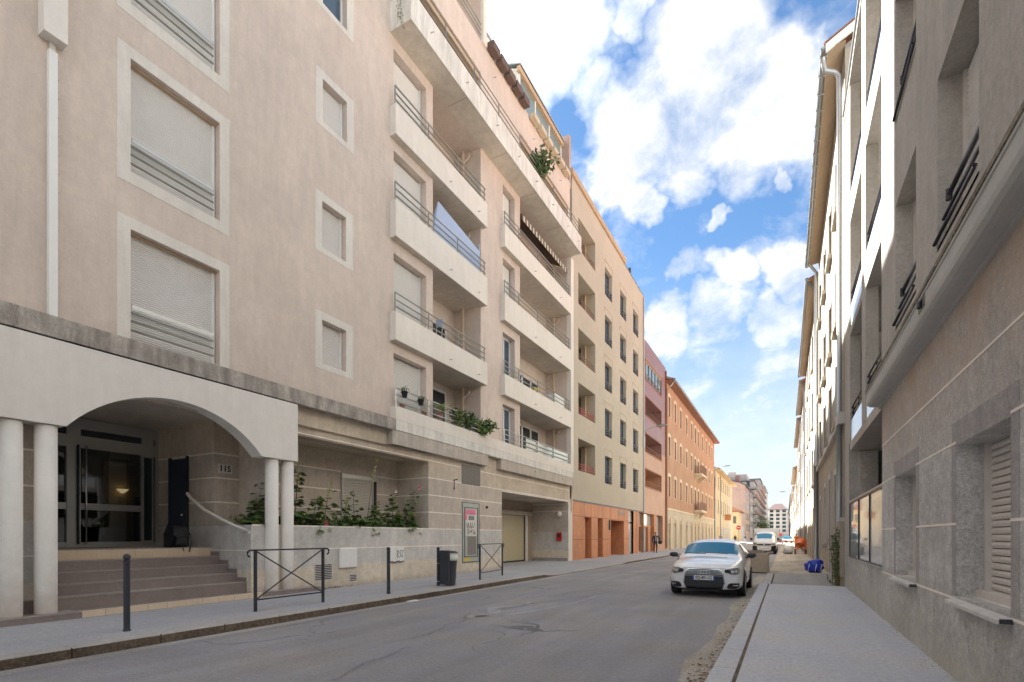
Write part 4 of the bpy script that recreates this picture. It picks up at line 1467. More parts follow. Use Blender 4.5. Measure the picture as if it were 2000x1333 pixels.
dcols = [yof(p) for p in (1307.2, 1318.7, 1329.5, 1341, 1350.8, 1358, 1364, 1372, 1379, 1385, 1390.3)]
drow = [(5.65, 7.65), (9.85, 11.75), (13.9, 15.85)]
hw = .52
holes = [(y - hw, y + hw, a, b2) for y in dcols for a, b2 in drow]
MB().wall(FL, DY0, DY1, 4.3, 17.0, holes, .22).build('wall', 'd_orange', D)
dg_ = [y for y in dcols]
FC = (WX, 1)
mb = MB()
mb.wall(FL, DY0, DY1, .1, 4.3, [(y - .62, y + .62, .1, 2.85, .35) for y in dg_], .3)
mb.build('ground_floor', 'd_cream', D)
fbx('string_course', 'd_trim', D, FL, DY0, DY1, 4.22, 4.40, -.06, -.001)
for y in dcols:
    for a, b2 in drow:
        w = fill_window(FL, y - hw, y + hw, a, b2, D, .22, 'glass_dark', 'd_trim', 1, None, (.12, .3), 'brown_wood')
        MB().fb(FL, y - hw - .22, y - hw, a - .1, b2, -.03, -.001).fb(FL, y + hw, y + hw + .22, a - .1, b2, -.03, -.001).prism([(WX + .03, y - hw - .24, b2), (WX + .03, y - hw - .2, b2 + .22), (WX + .03, y, b2 + .38), (WX + .03, y + hw + .2, b2 + .22), (WX + .03, y + hw + .24, b2)], (-.029, 0, 0)).build('surround', 'd_trim', w)
    dw = fbx('door', 'ochre', D, FL, y - .62, y + .62, .14, 2.85, .30, .35)
    arch = MB()
    n = 8
    for k in range(n):
        a0, a1 = math.pi * k / n, math.pi * (k + 1) / n
        p = [(WX + .05, y + r_ * math.cos(t), 2.85 + r_ * math.sin(t)) for r_, t in ((.66, a0), (.66, a1), (.86, a1), (.86, a0))]
        arch.prism(p, (-.049, 0, 0))
    arch.fb(FL, y - .84, y - .64, .14, 2.85, -.05, -.001).fb(FL, y + .64, y + .84, .14, 2.85, -.05, -.001)
    arch.build('arch_moulding', 'd_trim', dw)
    fbx('fanlight', 'tan', dw, FL, y - .45, y + .45, 2.9, 3.25, -.012, -.001)
bx('roof', 'concrete', D, -24, WX - .01, DY0, DY1, 16.9, 17.0)
bx('end_wall', 'mauve_wall', D, -24, WX - .01, DY1 - .2, DY1 - .01, .1, 17)
bx('rear_wall', 'concrete', D, -24, -23.8, DY0, DY1, .1, 17)
MB().prism([(WX + .75, DY0, 17.0), (WX - .1, DY0, 17.0), (WX - .1, DY0, 17.3), (WX + .75, DY0, 17.15)], (0, DY1 - DY0 + .3, 0)).build('eaves', 'brown_wood', D)
tb('gutter', 'zinc', D, [(WX + .82, DY0 + .1, 17.16), (WX + .82, DY1 + .3, 17.16)], .11)
MB().quad((WX + .8, DY0, 17.22), (WX + .8, DY1 + .3, 17.22), (-17, DY1 + .3, 20), (-17, DY0, 20)).build('roof_slope', 'roof_tile', D)
MB().poly([(WX + .7, DY0, 17.22), (-17, DY0, 20), (-17, DY0, 16)]).build('gable', 'mauve_wall', D)
tb('rainwater_pipe', 'zinc_light', D, [(WX + .8, DY0 + .4, 17.1), (WX + .5, DY0 + .3, 16.6), (WX + .08, DY0 + .3, 16.3), (WX + .08, DY0 + .3, .3)], .06)
for z0, y0, y1 in ((9.75, dcols[5] - .9, dcols[6] + 1.2), (4.95, dcols[5] - .9, dcols[6] + 1.2)):
    o = fbx('bracket_balcony', 'd_trim', D, FL, y0, y1, z0 - .28, z0, -.95, 0)
    for ya in (y0 + .3, y1 - .55):
        MB().prism([(WX, ya, z0 - .28), (WX + .8, ya, z0 - .28), (WX, ya, z0 - 1.1)], (0, .25, 0)).build('bracket', 'd_trim', o)
    yb = y0
    while yb < y1:
        bx('baluster', 'brown_wood', o, WX + .88, WX + .93, yb, yb + .11, z0, z0 + 1.0)
        yb += .2
    for x in (0.1, .3, .5, .7):
        bx('baluster', 'brown_wood', o, WX + x, WX + x + .09, y0 + .01, y0 + .06, z0, z0 + 1.0)
    bx('rail', 'brown_wood', o, WX + .86, WX + .95, y0, y1, z0 + 1.0, z0 + 1.08)

# ================================================================== YELLOW BUILDING
E_ = empty('apartment_building', (WX, 108, .14), 'yellow three storey building with deep eaves, beyond the orange one', 'building')
ecols = [yof(p) for p in (1398, 1403, 1409.5, 1413.5, 1417, 1420.5, 1424)]
holes = [(y - .6, y + .6, a, b2) for y in ecols for a, b2 in ((5.5, 8.0), (9.8, 12.0))]
MB().wall(FL, 91.8, 124, .1, 12.7, holes, .2).build('wall', 'e_yellow', E_)
for y in ecols:
    for a, b2 in ((5.5, 8.0), (9.8, 12.0)):
        fill_window(FL, y - .6, y + .6, a, b2, E_, .2, 'glass_dark', 'd_trim', 1)
    fbx('shop_shutter', 'pale_wall' if y > 100 else 'ochre', E_, FL, y - .9, y + .9, .15, 3.2, -.03, .02)
bx('roof', 'concrete', E_, -22, WX - .01, 91.8, 124, 12.6, 12.7)
bx('end_wall', 'e_yellow', E_, -22, WX - .01, 123.8, 123.99, .1, 12.6)
bx('rear_wall', 'concrete', E_, -22, -21.8, 91.8, 124, .1, 12.6)
MB().prism([(WX + .9, 91.9, 12.7), (WX - .1, 91.9, 12.7), (WX - .1, 91.9, 13.1), (WX + .9, 91.9, 12.85)], (0, 33, 0)).build('eaves', 'ochre', E_)
MB().quad((WX + .95, 91.9, 12.88), (WX + .95, 125, 12.88), (-16, 125, 15.0), (-16, 91.9, 15.0)).build('roof_slope', 'roof_tile', E_)
tb('rainwater_pipe', 'zinc', E_, [(WX + .08, yof(1406.5), .3), (WX + .08, yof(1406.5), 12.6)], .1)
tb('rainwater_pipe', 'zinc', E_, [(WX + .08, 91.9, .3), (WX + .08, 91.9, 12.6)], .14)
sg = bx('hanging_sign', 'corten', None, -10.45, -9.35, 107.2, 107.3, 4.6, 5.75)
tag(sg, 'plain rust brown square sign projecting from the yellow building', 'sign')
tb('sign_arm', 'anthracite', sg, [(-10.6, 107.25, 5.6), (-9.4, 107.25, 5.6)], .03)

# ================================================================== LOW OCHRE HOUSE + FAR LEFT ROW
LH = empty('low_house', (WX, 146, .1), 'low ochre two storey house with brown eaves, standing before the tall gable', 'house')
bx('wall', 'ochre', LH, -16, WX, 142, 152, .0, 7.9)
MB().prism([(WX + .9, 141.4, 7.9), (-13, 141.4, 9.6), (-17, 141.4, 9.0), (-17, 141.4, 7.9)], (0, 11, 0)).build('roof', 'roof_tile', LH)
bx('eaves', 'brown_wood', LH, -16.5, WX + .9, 141.3, 152.6, 7.7, 7.9)
bx('door', 'wood_panel', LH, -14.2, -12.4, 141.93, 142, .14, 4.0)
bx('window', 'glass_dark', LH, -11.9, -11.2, 141.93, 142, 4.8, 6.6)
bx('yard_wall', 'pale_wall', LH, WX - .3, WX, 152.01, 164, .0, 4.2)

G = empty('apartment_building', (-14, 180, .1), 'tall building with blank mauve gable wall and chimneys above the low ochre house', 'building')
MB().prism([(WX, 166, 0), (WX, 166, 16.6), (-12, 166, 17.6), (-18, 166, 19.2), (-26, 166, 18), (-26, 166, 0)], (0, 20, 0)).build('wall', 'mauve_wall', G)
MB().prism([(WX + .6, 165.8, 16.6), (-12, 165.8, 17.7), (-18, 165.8, 19.4), (-18, 165.8, 19.1), (-12, 165.8, 17.4), (WX + .6, 165.8, 16.3)], (0, 20.4, 0)).build('roof', 'anthracite', G)
for z in (4.2, 7.6, 11, 14.2):
    for y in (169, 174, 179, 184):
        bx('window', 'glass_dark', G, WX - .05, WX + .04, y - .7, y + .7, z - 1.1, z + 1.1)
ch = bx('chimney', 'pale_wall', G, -15.4, -13.4, 168, 170, 17.5, 20.9)
bx('chimney', 'c_mauve', G, -13.2, -12.2, 168, 170, 17.5, 19.9)
tb('aerial', 'zinc', ch, [(-14.2, 169, 20.9), (-14.2, 169, 22.4)], .04, 4)


def far_block(name, label, x0, x1, y0, y1, h, wallm, floors, cols_side, cols_front=0, balc=False, roofm='anthracite', cap=.4, winw=1.1, facing=1):
    o = empty(name, ((x0 + x1) / 2, y0, .1), label, 'building')
    bx('wall', wallm, o, x0, x1, y0, y1, -.05, h)
    bx('roof', roofm, o, x0 - .3, x1 + .3, y0 - .3, y1 + .3, h, h + cap)
    xs = x1 if facing > 0 else x0
    fh = (h - 3.6) / floors
    p = None
    for f in range(floors):
        zc = 4.1 + fh * (f + .5)
        for k in range(cols_side):
            yc = y0 + (y1 - y0) * (k + .5) / cols_side
            if p is None:
                p = bx('window', 'glass_dark', o, xs - .04, xs + .04, yc - winw / 2, yc + winw / 2, zc - fh * .32, zc + fh * .32)
                p0 = (yc, zc)
            else:
                dup(p, (0, yc - p0[0], zc - p0[1]))
        if balc:
            for k in range(cols_side // 2):
                yc = y0 + (y1 - y0) * (k + .5) / (cols_side // 2)
                q = bx('balcony', 'pale_wall' if f % 2 else 'mauve_wall', o, xs if facing > 0 else xs - 1.1, xs + 1.1 if facing > 0 else xs, yc - 2, yc + 2, zc - fh * .5, zc - fh * .18)
    q = None
    for f in range(floors):
        zc = 4.1 + fh * (f + .5)
        for k in range(cols_front):
            xc = x0 + (x1 - x0) * (k + .5) / cols_front
            if q is None:
                q = bx('window', 'glass_dark', o, xc - winw / 2, xc + winw / 2, y0 - .04, y0 + .04, zc - fh * .33, zc + fh * .33)
                q0 = (xc, zc)
            else:
                dup(q, (xc - q0[0], 0, zc - q0[1]))
    return o


far_block('apartment_building', 'pale narrow building beyond the blank gable, left side of street', -24, WX + .2, 186.5, 204, 16.5, 'pale_wall', 4, 4)
b_ = far_block('apartment_building', 'white block with dark stacked balconies on its corner, far left side', -26, WX + .4, 206, 252, 21.5, 'white_wall', 6, 10, 4, True)
for f in range(6):
    bx('balcony', 'anthracite', b_, -13.5, WX + 1.2, 204.6, 206, 3.2 + f * 3.05, 3.5 + f * 3.05)
bx('chimney', 'pale_wall', b_, -22, -13, 212, 226, 21.9, 25)
far_block('apartment_building', 'tall pale block with orange toned balconies, farther down the left side', -26, WX + .4, 254, 312, 27, 'pale_wall', 8, 12, 0, True)
far_block('apartment_building', 'grey white tower, last of the tall blocks on the left', -26, WX + .2, 314, 372, 29, 'white_wall', 8, 10)
eb = far_block('apartment_building', 'six storey white building with hipped roof closing the end of the street', -10.5, .8, 392, 410, 19.5, 'white_wall', 6, 2, 3, False, 'slate_mauve', .3, 2.2)
MB().poly([(-11, 391.5, 19.8), (1.2, 391.5, 19.8), (-2.4, 397, 24), (-7, 397, 24)]).poly([(-11, 391.5, 19.8), (-7, 397, 24), (-11, 410, 19.8)]).poly([(1.2, 391.5, 19.8), (-2.4, 397, 24), (1.2, 410, 19.8)]).build('hipped_roof', 'slate_mauve', eb)
bx('shop_awning', 'red_paint', eb, -8.5, -2.5, 390.2, 392, 1.9, 3.5)
far_block('apartment_building', 'pale blue grey block behind the hipped roof building', -24, -11.5, 400, 420, 22.5, 'blue_wall', 6, 2, 4, False, 'zinc', .5, 1.6)
far_block('apartment_building', 'grey blocks roof showing right of the hipped roof building', .9, 6, 392, 410, 17, 'pale_wall', 5, 2, 2)

# ================================================================== RIGHT: GREY RENDERED BUILDING
RX = 1.44
Q = empty('apartment_building', (RX, 9, .12), 'dark grey roughcast building close on the right, with rounded ledge and loggias', 'building')
QY0 = -12.0
gw = [(4.98, 6.34, .93, 2.37), (8.05, 9.40, .93, 2.38), (1.9, 3.3, .93, 2.37)]
uw = [(5.68, 7.03, 4.60, 6.41), (8.06, 9.42, 4.60, 6.41), (5.68, 7.03, 7.66, 9.46), (8.06, 9.42, 7.66, 9.46), (8.06, 9.42, 10.7, 12.5)]
MB().wall(FR, QY0, 10.62, .05, 3.02, gw, .42, 0).build('wall', 'right_grey', Q)
MB().wall(FR, QY0, 10.62, 3.02, 3.75, [], .4, 0).build('wall_band', 'right_brown', Q)
MB().wall(FR, QY0, 10.68, 3.9, 13.05, uw, .40, 0).build('wall', 'right_upper', Q)
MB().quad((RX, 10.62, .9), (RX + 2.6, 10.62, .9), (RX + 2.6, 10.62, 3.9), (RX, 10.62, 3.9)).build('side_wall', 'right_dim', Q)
MB().quad((RX, 10.68, 3.9), (RX + 2.6, 10.68, 3.9), (RX + 2.6, 10.68, 13), (RX, 10.68, 13)).build('side_wall', 'right_upper', Q)
for z in (3.03, 2.40, 1.62, .90):
    segs = [(QY0, 10.62)]
    for h in gw:
        nz_ = []
        for a, b2 in segs:
            if h[2] - .04 < z < h[3] + .05 and a < h[0] < b2:
                nz_ += [(a, h[0] - (.0 if z < 2.3 else .0)), (h[1], b2)]
            else:
                nz_.append((a, b2))
        segs = nz_
    for a, b2 in segs:
        fbx('joint_line', 'joint', Q, FR, a, b2, z - .011, z + .011, -.004, -.0004)
# dark smooth bands round the ground windows
for h in gw:
    fbx('window_band', 'right_dark', Q, FR, h[0] - .16, h[1] + .14, h[3] + .001, h[3] + .23, -.0025, -.0003)
    fbx('window_band', 'right_dark', Q, FR, h[1], h[1] + .14, h[2] + .0, h[3], -.0025, -.0003)
    fbx('window_band', 'right_dark', Q, FR, h[0] - .16, h[0], h[2] + .0, h[3], -.0025, -.0003)


def slat_window(h, first):
    y0, y1, z0, z1 = h
    w = fbx('window', 'shutter_beige', Q, FR, y1 - .045, y1 - .005, z0 + .03, z1, .20, .27)
    fbx('guide_rail', 'shutter_beige', w, FR, y0 + .005, y0 + .045, z0 + .03, z1, .20, .27)
    proto = None
    z = z0 + .075
    k = 0
    while z < z1 - .01:
        if proto is None:
            m_ = MB()
            P = lambda y, zz, d: (RX + d, y, zz)
            prof = [(0, .268), (.005, .248), (.030, .240), (.055, .248), (.0605, .268)]
            for (a, da), (b2, db) in zip(prof, prof[1:]):
                m_.quad(P(y0 + .03, z + a, da), P(y1 - .03, z + a, da), P(y1 - .03, z + b2, db), P(y0 + .03, z + b2, db))
            proto = m_.build('slat', 'shutter_beige', w)
        else:
            dup(proto, (0, 0, .0645 * k))
        k += 1
        z += .0645
    fbx('backing', 'dark', w, FR, y0, y1, z0, z1, .275, .29)
    fbx('inner_sill', 'shutter_beige', w, FR, y0, y1 - .0, z0 + .001, z0 + .07, .14, .27)
    sl = MB().prism([(RX - .085, y0 - .03, z0 - .07), (RX - .085, y0 - .03, z0 - .04), (RX + .14, y0 - .03, z0 + .005), (RX + .14, y0 - .03, z0 - .03)], (0, y1 - y0 + .06, 0)).build('window_sill', 'right_sill', w)
    bx('sill_end', 'anthracite', sl, RX - .075, RX - .003, y0 - .045, y0 - .031, z0 - .065, z0 - .03)


for h in gw:
    slat_window(h, True)
for h in uw:
    y0, y1, z0, z1 = h
    w = MB().fb(FR, y1 - .04, y1, z0, z1, .21, .27).build('window', 'shutter_beige', Q)
    corrugated(FR, y0, y1 - .02, z0 + .02, z1 - .02, .25, .062, .012).build('roller_shutter', ['shutter_white', 'slot_grey'], w)
    fbx('window_sill', 'right_upper', w, FR, y0, y1, z0 - .04, z0 + .0, -.0, .36)
    for q, z in enumerate((z0 + .42, z0 + .25, z0 + .06)):
        d_ = (.04, .03, -.02)[q]
        tb('rail', 'black_rail', w, [(RX + d_, y0 + .02, z), (RX + d_, y1 - .25 + q * .14, z)], .024 if q == 0 else .018, 10)
    MB().tube([(RX + .04, y1 - .27, z0 + .36), (RX + .04, y1 - .27, z0 + .47)], .03, 8).build('rail_bracket', 'black_rail', w)
# projecting ledge with rounded underside
prof = [(RX, 3.70), (RX - .03, 3.70), (RX - .03, 3.735), (RX - .045, 3.735), (RX - .12, 3.735), (RX - .165, 3.745), (RX - .195, 3.775), (RX - .205, 3.82), (RX - .205, 3.95), (RX - .215, 3.955), (RX - .215, 3.985), (RX, 3.985)]
mb = MB()
for (a, b2) in zip(prof, prof[1:]):
    mb.quad((a[0], QY0, a[1]), (a[0], 10.78, a[1]), (b2[0], 10.78, b2[1]), (b2[0], QY0, b2[1]))
mb.poly([(p[0], 10.78, p[1]) for p in prof])
ld = mb.build('ledge', 'right_ledge', Q)
bx('ledge_top', 'lichen', ld, RX - .225, RX - .001, QY0, 10.8, 3.986, 4.03)
MB().tube([(RX - .20, 6.62, 3.93), (RX - .23, 6.62, 3.90), (RX - .235, 6.6, 3.84)], .022, 8).build('drain_spout', 'anthracite', ld)
bx('drain_stain', 'lichen', ld, RX - .2095, RX - .203, 6.50, 6.78, 3.83, 3.955)
# loggia section
fbx('plinth_wall', 'right_grey', Q, FR, 10.62, 16.88, .05, .96, 0, .2)
for ya, yb in ((12.68, 13.28), (15.55, 16.88)):
    MB().fb(FR, ya, yb, 3.88, 13.0, .0, .22).build('pier', 'right_upper', Q)
fbx('pier', 'right_upper', Q, FR, 15.86, 16.88, .96, 3.88, .0, .22)
fbx('pier', 'right_grey', Q, FR, 15.80, 16.0, .96, 3.68, .221, .62)
mb = MB()
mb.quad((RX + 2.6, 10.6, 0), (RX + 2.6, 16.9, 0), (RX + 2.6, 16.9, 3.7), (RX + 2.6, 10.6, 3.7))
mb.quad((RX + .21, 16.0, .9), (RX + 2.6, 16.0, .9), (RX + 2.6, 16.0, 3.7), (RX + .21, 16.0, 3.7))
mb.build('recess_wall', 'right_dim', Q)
mb = MB().quad((RX + 1.5, 10.6, 3.9), (RX + 1.5, 16.9, 3.9), (RX + 1.5, 16.9, 13), (RX + 1.5, 10.6, 13))
mb.quad((RX + .2, 16.7, 3.9), (RX + 1.5, 16.7, 3.9), (RX + 1.5, 16.7, 13), (RX + .2, 16.7, 13))
mb.build('recess_wall', 'right_upper', Q)
for z in (3.68, 6.60, 9.50):
    s_ = fbx('loggia_slab', 'right_upper' if z > 4 else 'right_grey', Q, FR, 10.62, 15.56, z, z + .2, .004, 1.5 if z > 4 else 2.6)
    for ya, yb in ((10.70, 12.66), (13.30, 15.53)):
        r_ = fbx('balustrade', 'glass_sky', Q, FR, ya, yb, z + .22, z + .74, .012, .025)
        for q in (.82, .95, 1.08):
            tb('rail', 'black_rail', r_, [(RX + .04, ya, z + q), (RX + .04, yb, z + q)], .017, 6)
        for yy in (ya + .03, (ya + yb) / 2, yb - .03):
            bx('post', 'black_rail', r_, RX + .05, RX + .08, yy - .015, yy + .015, z + .2, z + 1.1)
    for ya in (12.9,):
        fbx_ = MB().fb(FR, 11.4, 12.4, z + .2, z + 2.6, 1.4, 1.49).build('french_window', 'glass_dark', Q)
bx('roof', 'right_upper', Q, RX - .02, 14, QY0, 16.9, 13.02, 13.16)
bx('roof_edge', 'zinc', Q, RX - .06, RX + .2, QY0, 16.92, 13.165, 13.2)
bx('rear_wall', 'concrete', Q, 13.8, 14, QY0, 16.9, .05, 13)
bx('end_wall', 'right_upper', Q, RX + .01, 14, 16.72, 16.885, .05, 13.01)
bx('end_wall', 'right_upper', Q, RX + .01, 14, QY0, QY0 + .2, .05, 13)
# glazed screen to the ground loggia
gs = fbx('glazed_screen', 'black_rail', Q, FR, 10.62, 15.84, .965, 1.0, .01, .06)
fbx('top_rail', 'zinc_light', gs, FR, 10.62, 15.84, 2.37, 2.405, .0, .06)
fbx('frame', 'black_rail', gs, FR, 10.62, 15.84, 2.335, 2.368, .01, .06)
fbx('sill_flashing', 'zinc_light', gs, FR, 10.62, 15.84, .95, .964, -.02, .06)
for y in (10.63, 12.26, 14.0, 15.80):
    fbx('frame', 'black_rail', gs, FR, y, y + .045, 1.0, 2.34, .01, .06)
for a, b2 in ((10.68, 12.26), (12.31, 14.0), (14.05, 15.8)):
    fbx('pane', 'glass_pane', gs, FR, a, b2, 1.0, 2.335, .03, .04)

# ================================================================== RIGHT: CREAM BUILDING
K = empty('apartment_building', (RX, 24, .1), 'sunlit cream building with projecting stone sills and string course, next after the grey one', 'building')
KY0, KY1 = 16.95, 29.8
kc = (18.9, 21.9, 24.9, 27.9)
holes = [(y - .5, y + .5, z, z + 1.95) for y in kc for z in (5.0, 8.0, 11.5)]
holes_g = [(19.3, 20.1, 1.2, 3.5), (21.7, 22.6, .1, 3.6), (24.3, 25.1, 1.2, 3.5), (27.3, 28.2, .1, 3.2)]
MB().wall(FR, KY0, KY1, 4.95, 15.2, holes, .22).build('wall', 'right_cream', K)
MB().wall(FR, KY0, KY1, .02, 4.7, holes_g, .22).build('ground_floor', 'right_beige', K)
fbx('string_course', 'right_sill', K, FR, KY0 + .9, KY1, 4.70, 4.95, -.12, .02)
fbx('string_course', 'right_sill', K, FR, KY0, KY0 + .9, 4.66, 4.98, -.16, .02)
for h in holes:
    w = fill_window(FR, h[0], h[1], h[2], h[3], K, .2, 'glass_dark', 'right_cream', 1)
    fbx('stone_sill', 'right_cream', w, FR, h[0] - .12, h[1] + .12, h[2] - .16, h[2] - .003, -.15, .0)
    fbx('folded_shutter', 'shutter_beige', w, FR, h[1] + .0, h[1] + .10, h[2], h[3], -.05, .02)
for h in holes_g:
    w = fill_window(FR, h[0], h[1], h[2], h[3], K, .2, 'glass_dark', 'shutter_beige', 0)
    MB().fb(FR, h[0] - .14, h[0], h[2], h[3] + .2, -.03, -.001).fb(FR, h[1], h[1] + .14, h[2], h[3] + .2, -.03, -.001).fb(FR, h[0], h[1], h[3], h[3] + .2, -.03, -.001).build('surround', 'right_sill', w)
fbx('stone_sill', 'right_cream', K, FR, 24.1, 25.3, 1.02, 1.19, -.14, -.001)
bx('roof', 'concrete', K, RX, 13, KY0, KY1, 15.1, 15.2)
bx('rear_wall', 'concrete', K, 12.8, 13, KY0, KY1, .1, 15.1)
MB().poly([(RX + .01, KY0 + .01, .1), (13, KY0 + .01, .1), (13, KY0 + .01, 15.2), (7, KY0 + .01, 18), (RX + .01, KY0 + .01, 15.2)]).build('gable_wall', 'right_cream', K)
MB().quad((RX - .5, KY0 - .25, 15.28), (RX - .5, KY1, 15.28), (7, KY1, 18.4), (7, KY0 - .25, 18.4)).build('roof_slope', 'roof_tile', K)
MB().prism([(RX - .46, KY0 - .22, 15.02), (RX - .46, KY0 - .22, 15.25), (7, KY0 - .22, 18.35), (7, KY0 - .22, 18.05)], (0, .06, 0)).build('verge_board', 'pvc', K)
MB().quad((RX - .42, KY0 - .2, 15.12), (RX - .42, KY1, 15.12), (RX + .02, KY1, 15.16), (RX + .02, KY0 - .2, 15.16)).build('soffit', 'tan', K)
gt = tb('gutter', 'zinc', K, [(RX - .50, KY0 - .2, 15.16), (RX - .50, KY1 + .1, 15.16)], .085, 10)
y = KY0
while y < KY1:
    bx('gutter_clip', 'zinc_light', gt, RX - .60, RX - .40, y, y + .03, 15.08, 15.26)
    y += .7
tb('rainwater_pipe', 'zinc_light', K, [(RX - .50, KY0 + .05, 15.08), (RX - .50, KY0 + .05, 14.9), (RX - .45, KY0 + .1, 14.75), (RX - .2, KY0 + .2, 14.68), (RX - .10, KY0 + .25, 14.55), (RX - .10, KY0 + .25, 5.0)], .065, 12)
tb('rainwater_pipe', 'zinc', K, [(RX - .10, KY0 + .3, 4.66), (RX - .10, KY0 + .3, 2.0)], .075, 12)
fbx('pier_cap', 'right_sill', K, FR, KY0, KY0 + .75, 1.92, 2.03, -.14, .02)
fbx('pier', 'right_beige', K, FR, KY0, KY0 + .72, .02, 1.92, -.10, .02)
tb('rainwater_pipe', 'zinc_light', K, [(RX - .4, KY1 - .2, 15.1), (RX - .1, KY1 - .2, 14.6), (RX - .1, KY1 - .2, .9)], .075, 12)
tb('rainwater_pipe', 'zinc', K, [(RX - .12, KY1 - .2, .0), (RX - .12, KY1 - .2, 5)], .1, 12)


def right_block(label, y0, y1, zc, wallm, cols, fl, ground=True, eave=.4, spots=None):
    o = empty('apartment_building', (RX, (y0 + y1) / 2, .1), label, 'building')
    fh = (zc - 4.2) / fl
    cs = [y0 + (y1 - y0) * (k + .5) / cols for k in range(cols)]
    hs = [(y - .5, y + .5, 4.6 + fh * f, 4.6 + fh * f + fh * .62) for y in cs for f in range(fl)]
    hg = [(y - .6, y + .6, .2, 3.2) for y in cs]
    MB().wall(FR, y0, y1, 4.0, zc, hs, .2).build('wall', wallm, o)
    MB().wall(FR, y0, y1, .0, 4.0, hg, .2).build('ground_floor', 'right_beige' if ground else wallm, o)
    for h in hs:
        w = fill_window(FR, h[0], h[1], h[2], h[3], o, .2, 'glass_dark', 'pale_wall', 1)
        fbx('folded_shutter', 'shutter_beige', w, FR, h[1], h[1] + .45, h[2], h[3], -.05, -.002)
        fbx('stone_sill', 'right_cream', w, FR, h[0] - .1, h[1] + .1, h[2] - .14, h[2] - .003, -.1, -.002)
    for h in hg:
        fill_window(FR, h[0], h[1], h[2], h[3], o, .2, 'glass_dark', 'zinc', 1, name='door')
    bx('roof', 'concrete', o, RX, 13, y0, y1, zc - .1, zc)
    bx('end_wall', wallm, o, RX + .01, 13, y0 + .01, y0 + .2, .1, zc)
    bx('rear_wall', 'concrete', o, 12.8, 13, y0, y1, .1, zc)
    MB().prism([(RX - eave, y0 - .1, zc), (RX - eave, y0 - .1, zc + .08), (7, y0 - .1, zc + 2.6), (7, y0 - .1, zc + 2.4), (RX, y0 - .1, zc)], (0, y1 - y0 + .1, 0)).build('roof_slope', 'roof_tile', o)
    MB().quad((RX - eave, y0 - .1, zc - .01), (RX - eave, y1, zc - .01), (RX, y1, zc - .01), (RX, y0 - .1, zc - .01)).build('soffit', 'tan', o)
    tb('gutter', 'zinc', o, [(RX - eave - .08, y0 - .1, zc + .02), (RX - eave - .08, y1, zc + .02)], .09, 8)
    tb('rainwater_pipe', 'zinc', o, [(RX - .09, y0 + .3, .2), (RX - .09, y0 + .3, zc - .4), (RX - eave, y0 + .3, zc)], .07, 8)
    return o


b3 = right_block('second cream building on the right, with red tiled roof end and long grey gutter', 30.6, 48.8, 14.75, 'right_cream', 5, 3)
right_block('pale building with lower eaves, third in the right hand row after the grey building', 49.2, 63, 14.5, 'white_wall', 4, 3, eave=.35)
right_block('beige building fourth in the right hand row after the grey one', 63.3, 84, 14.2, 'right_cream', 6, 4, eave=.3)
right_block('lower pale orange building fifth in the right hand row', 84.3, 112, 11.4, 'd_trim', 7, 3, eave=.45)
right_block('long grey building sixth in the right hand row', 112.3, 165, 11.0, 'pale_wall', 10, 3, eave=.3)
right_block('farthest cream building of the right hand row', 165.5, 300, 13.5, 'right_cream', 14, 4, eave=.3)

# ================================================================== VEHICLES


def loft_body(stations, ring, mats_fn, levels=2):
    """stations: list of (y, [ (x,z) half ring from bottom centre to top centre ]); returns evaluated mesh, faces tagged by mats_fn(i_station, j_ring)"""
    bm = bmesh.new()
    rows = []
    for y, half in stations:
        pts = [(x, y, z) if len(q) == 2 else (x, y + q[2], z) for q in half for (x, z) in (q[:2],)]
        L_ = [bm.verts.new(p) for p in pts]
        Rr = [None] * len(pts)
        for i, p in enumerate(pts):
            Rr[i] = L_[i] if abs(p[0]) < 1e-6 else bm.verts.new((-p[0], p[1], p[2]))
        rows.append(L_ + [Rr[i] for i in range(len(pts) - 1, -1, -1)])
    n = len(stations[0][1])
    for i in range(len(rows) - 1):
        a, b2 = rows[i], rows[i + 1]
        for j in range(2 * n - 1):
            vs = [a[j], a[j + 1], b2[j + 1], b2[j]]
            u = []
            for v_ in vs:
                if v_ not in u:
                    u.append(v_)
            if len(u) < 3:
                continue
            try:
                f = bm.faces.new(u)
                jj = j if j < n else 2 * n - 2 - j
                f.material_index = mats_fn(i, jj)
                f.smooth = True
            except ValueError:
                pass
        # bottom closure
    for row in (rows[0], rows[-1]):
        for j in range(n - 1):
            vs = [row[j], row[j + 1], row[2 * n - 2 - j], row[2 * n - 1 - j]]
            u = []
            for v_ in vs:
                if v_ not in u:
                    u.append(v_)
            if len(u) >= 3:
                try:
                    f = bm.faces.new(u)
                    f.smooth = True
                except ValueError:
                    pass
    bmesh.ops.remove_doubles(bm, verts=bm.verts, dist=1e-5)
    bmesh.ops.recalc_face_normals(bm, faces=bm.faces)
    me = bpy.data.meshes.new('tmp')
    bm.to_mesh(me)
    bm.free()
    return me


def eval_mods(me, mods):
    o = bpy.data.objects.new('tmp', me)
    COL.objects.link(o)
    extra = []
    for typ, kw in mods:
        md = o.modifiers.new('m', typ)
        for k, v_ in kw.items():
            setattr(md, k, v_)
            if k == 'object':
                extra.append(v_)
    dg = bpy.context.evaluated_depsgraph_get()
    dg.update()
    r = bpy.data.meshes.new_from_object(o.evaluated_get(dg))
    bpy.data.objects.remove(o)
    return r


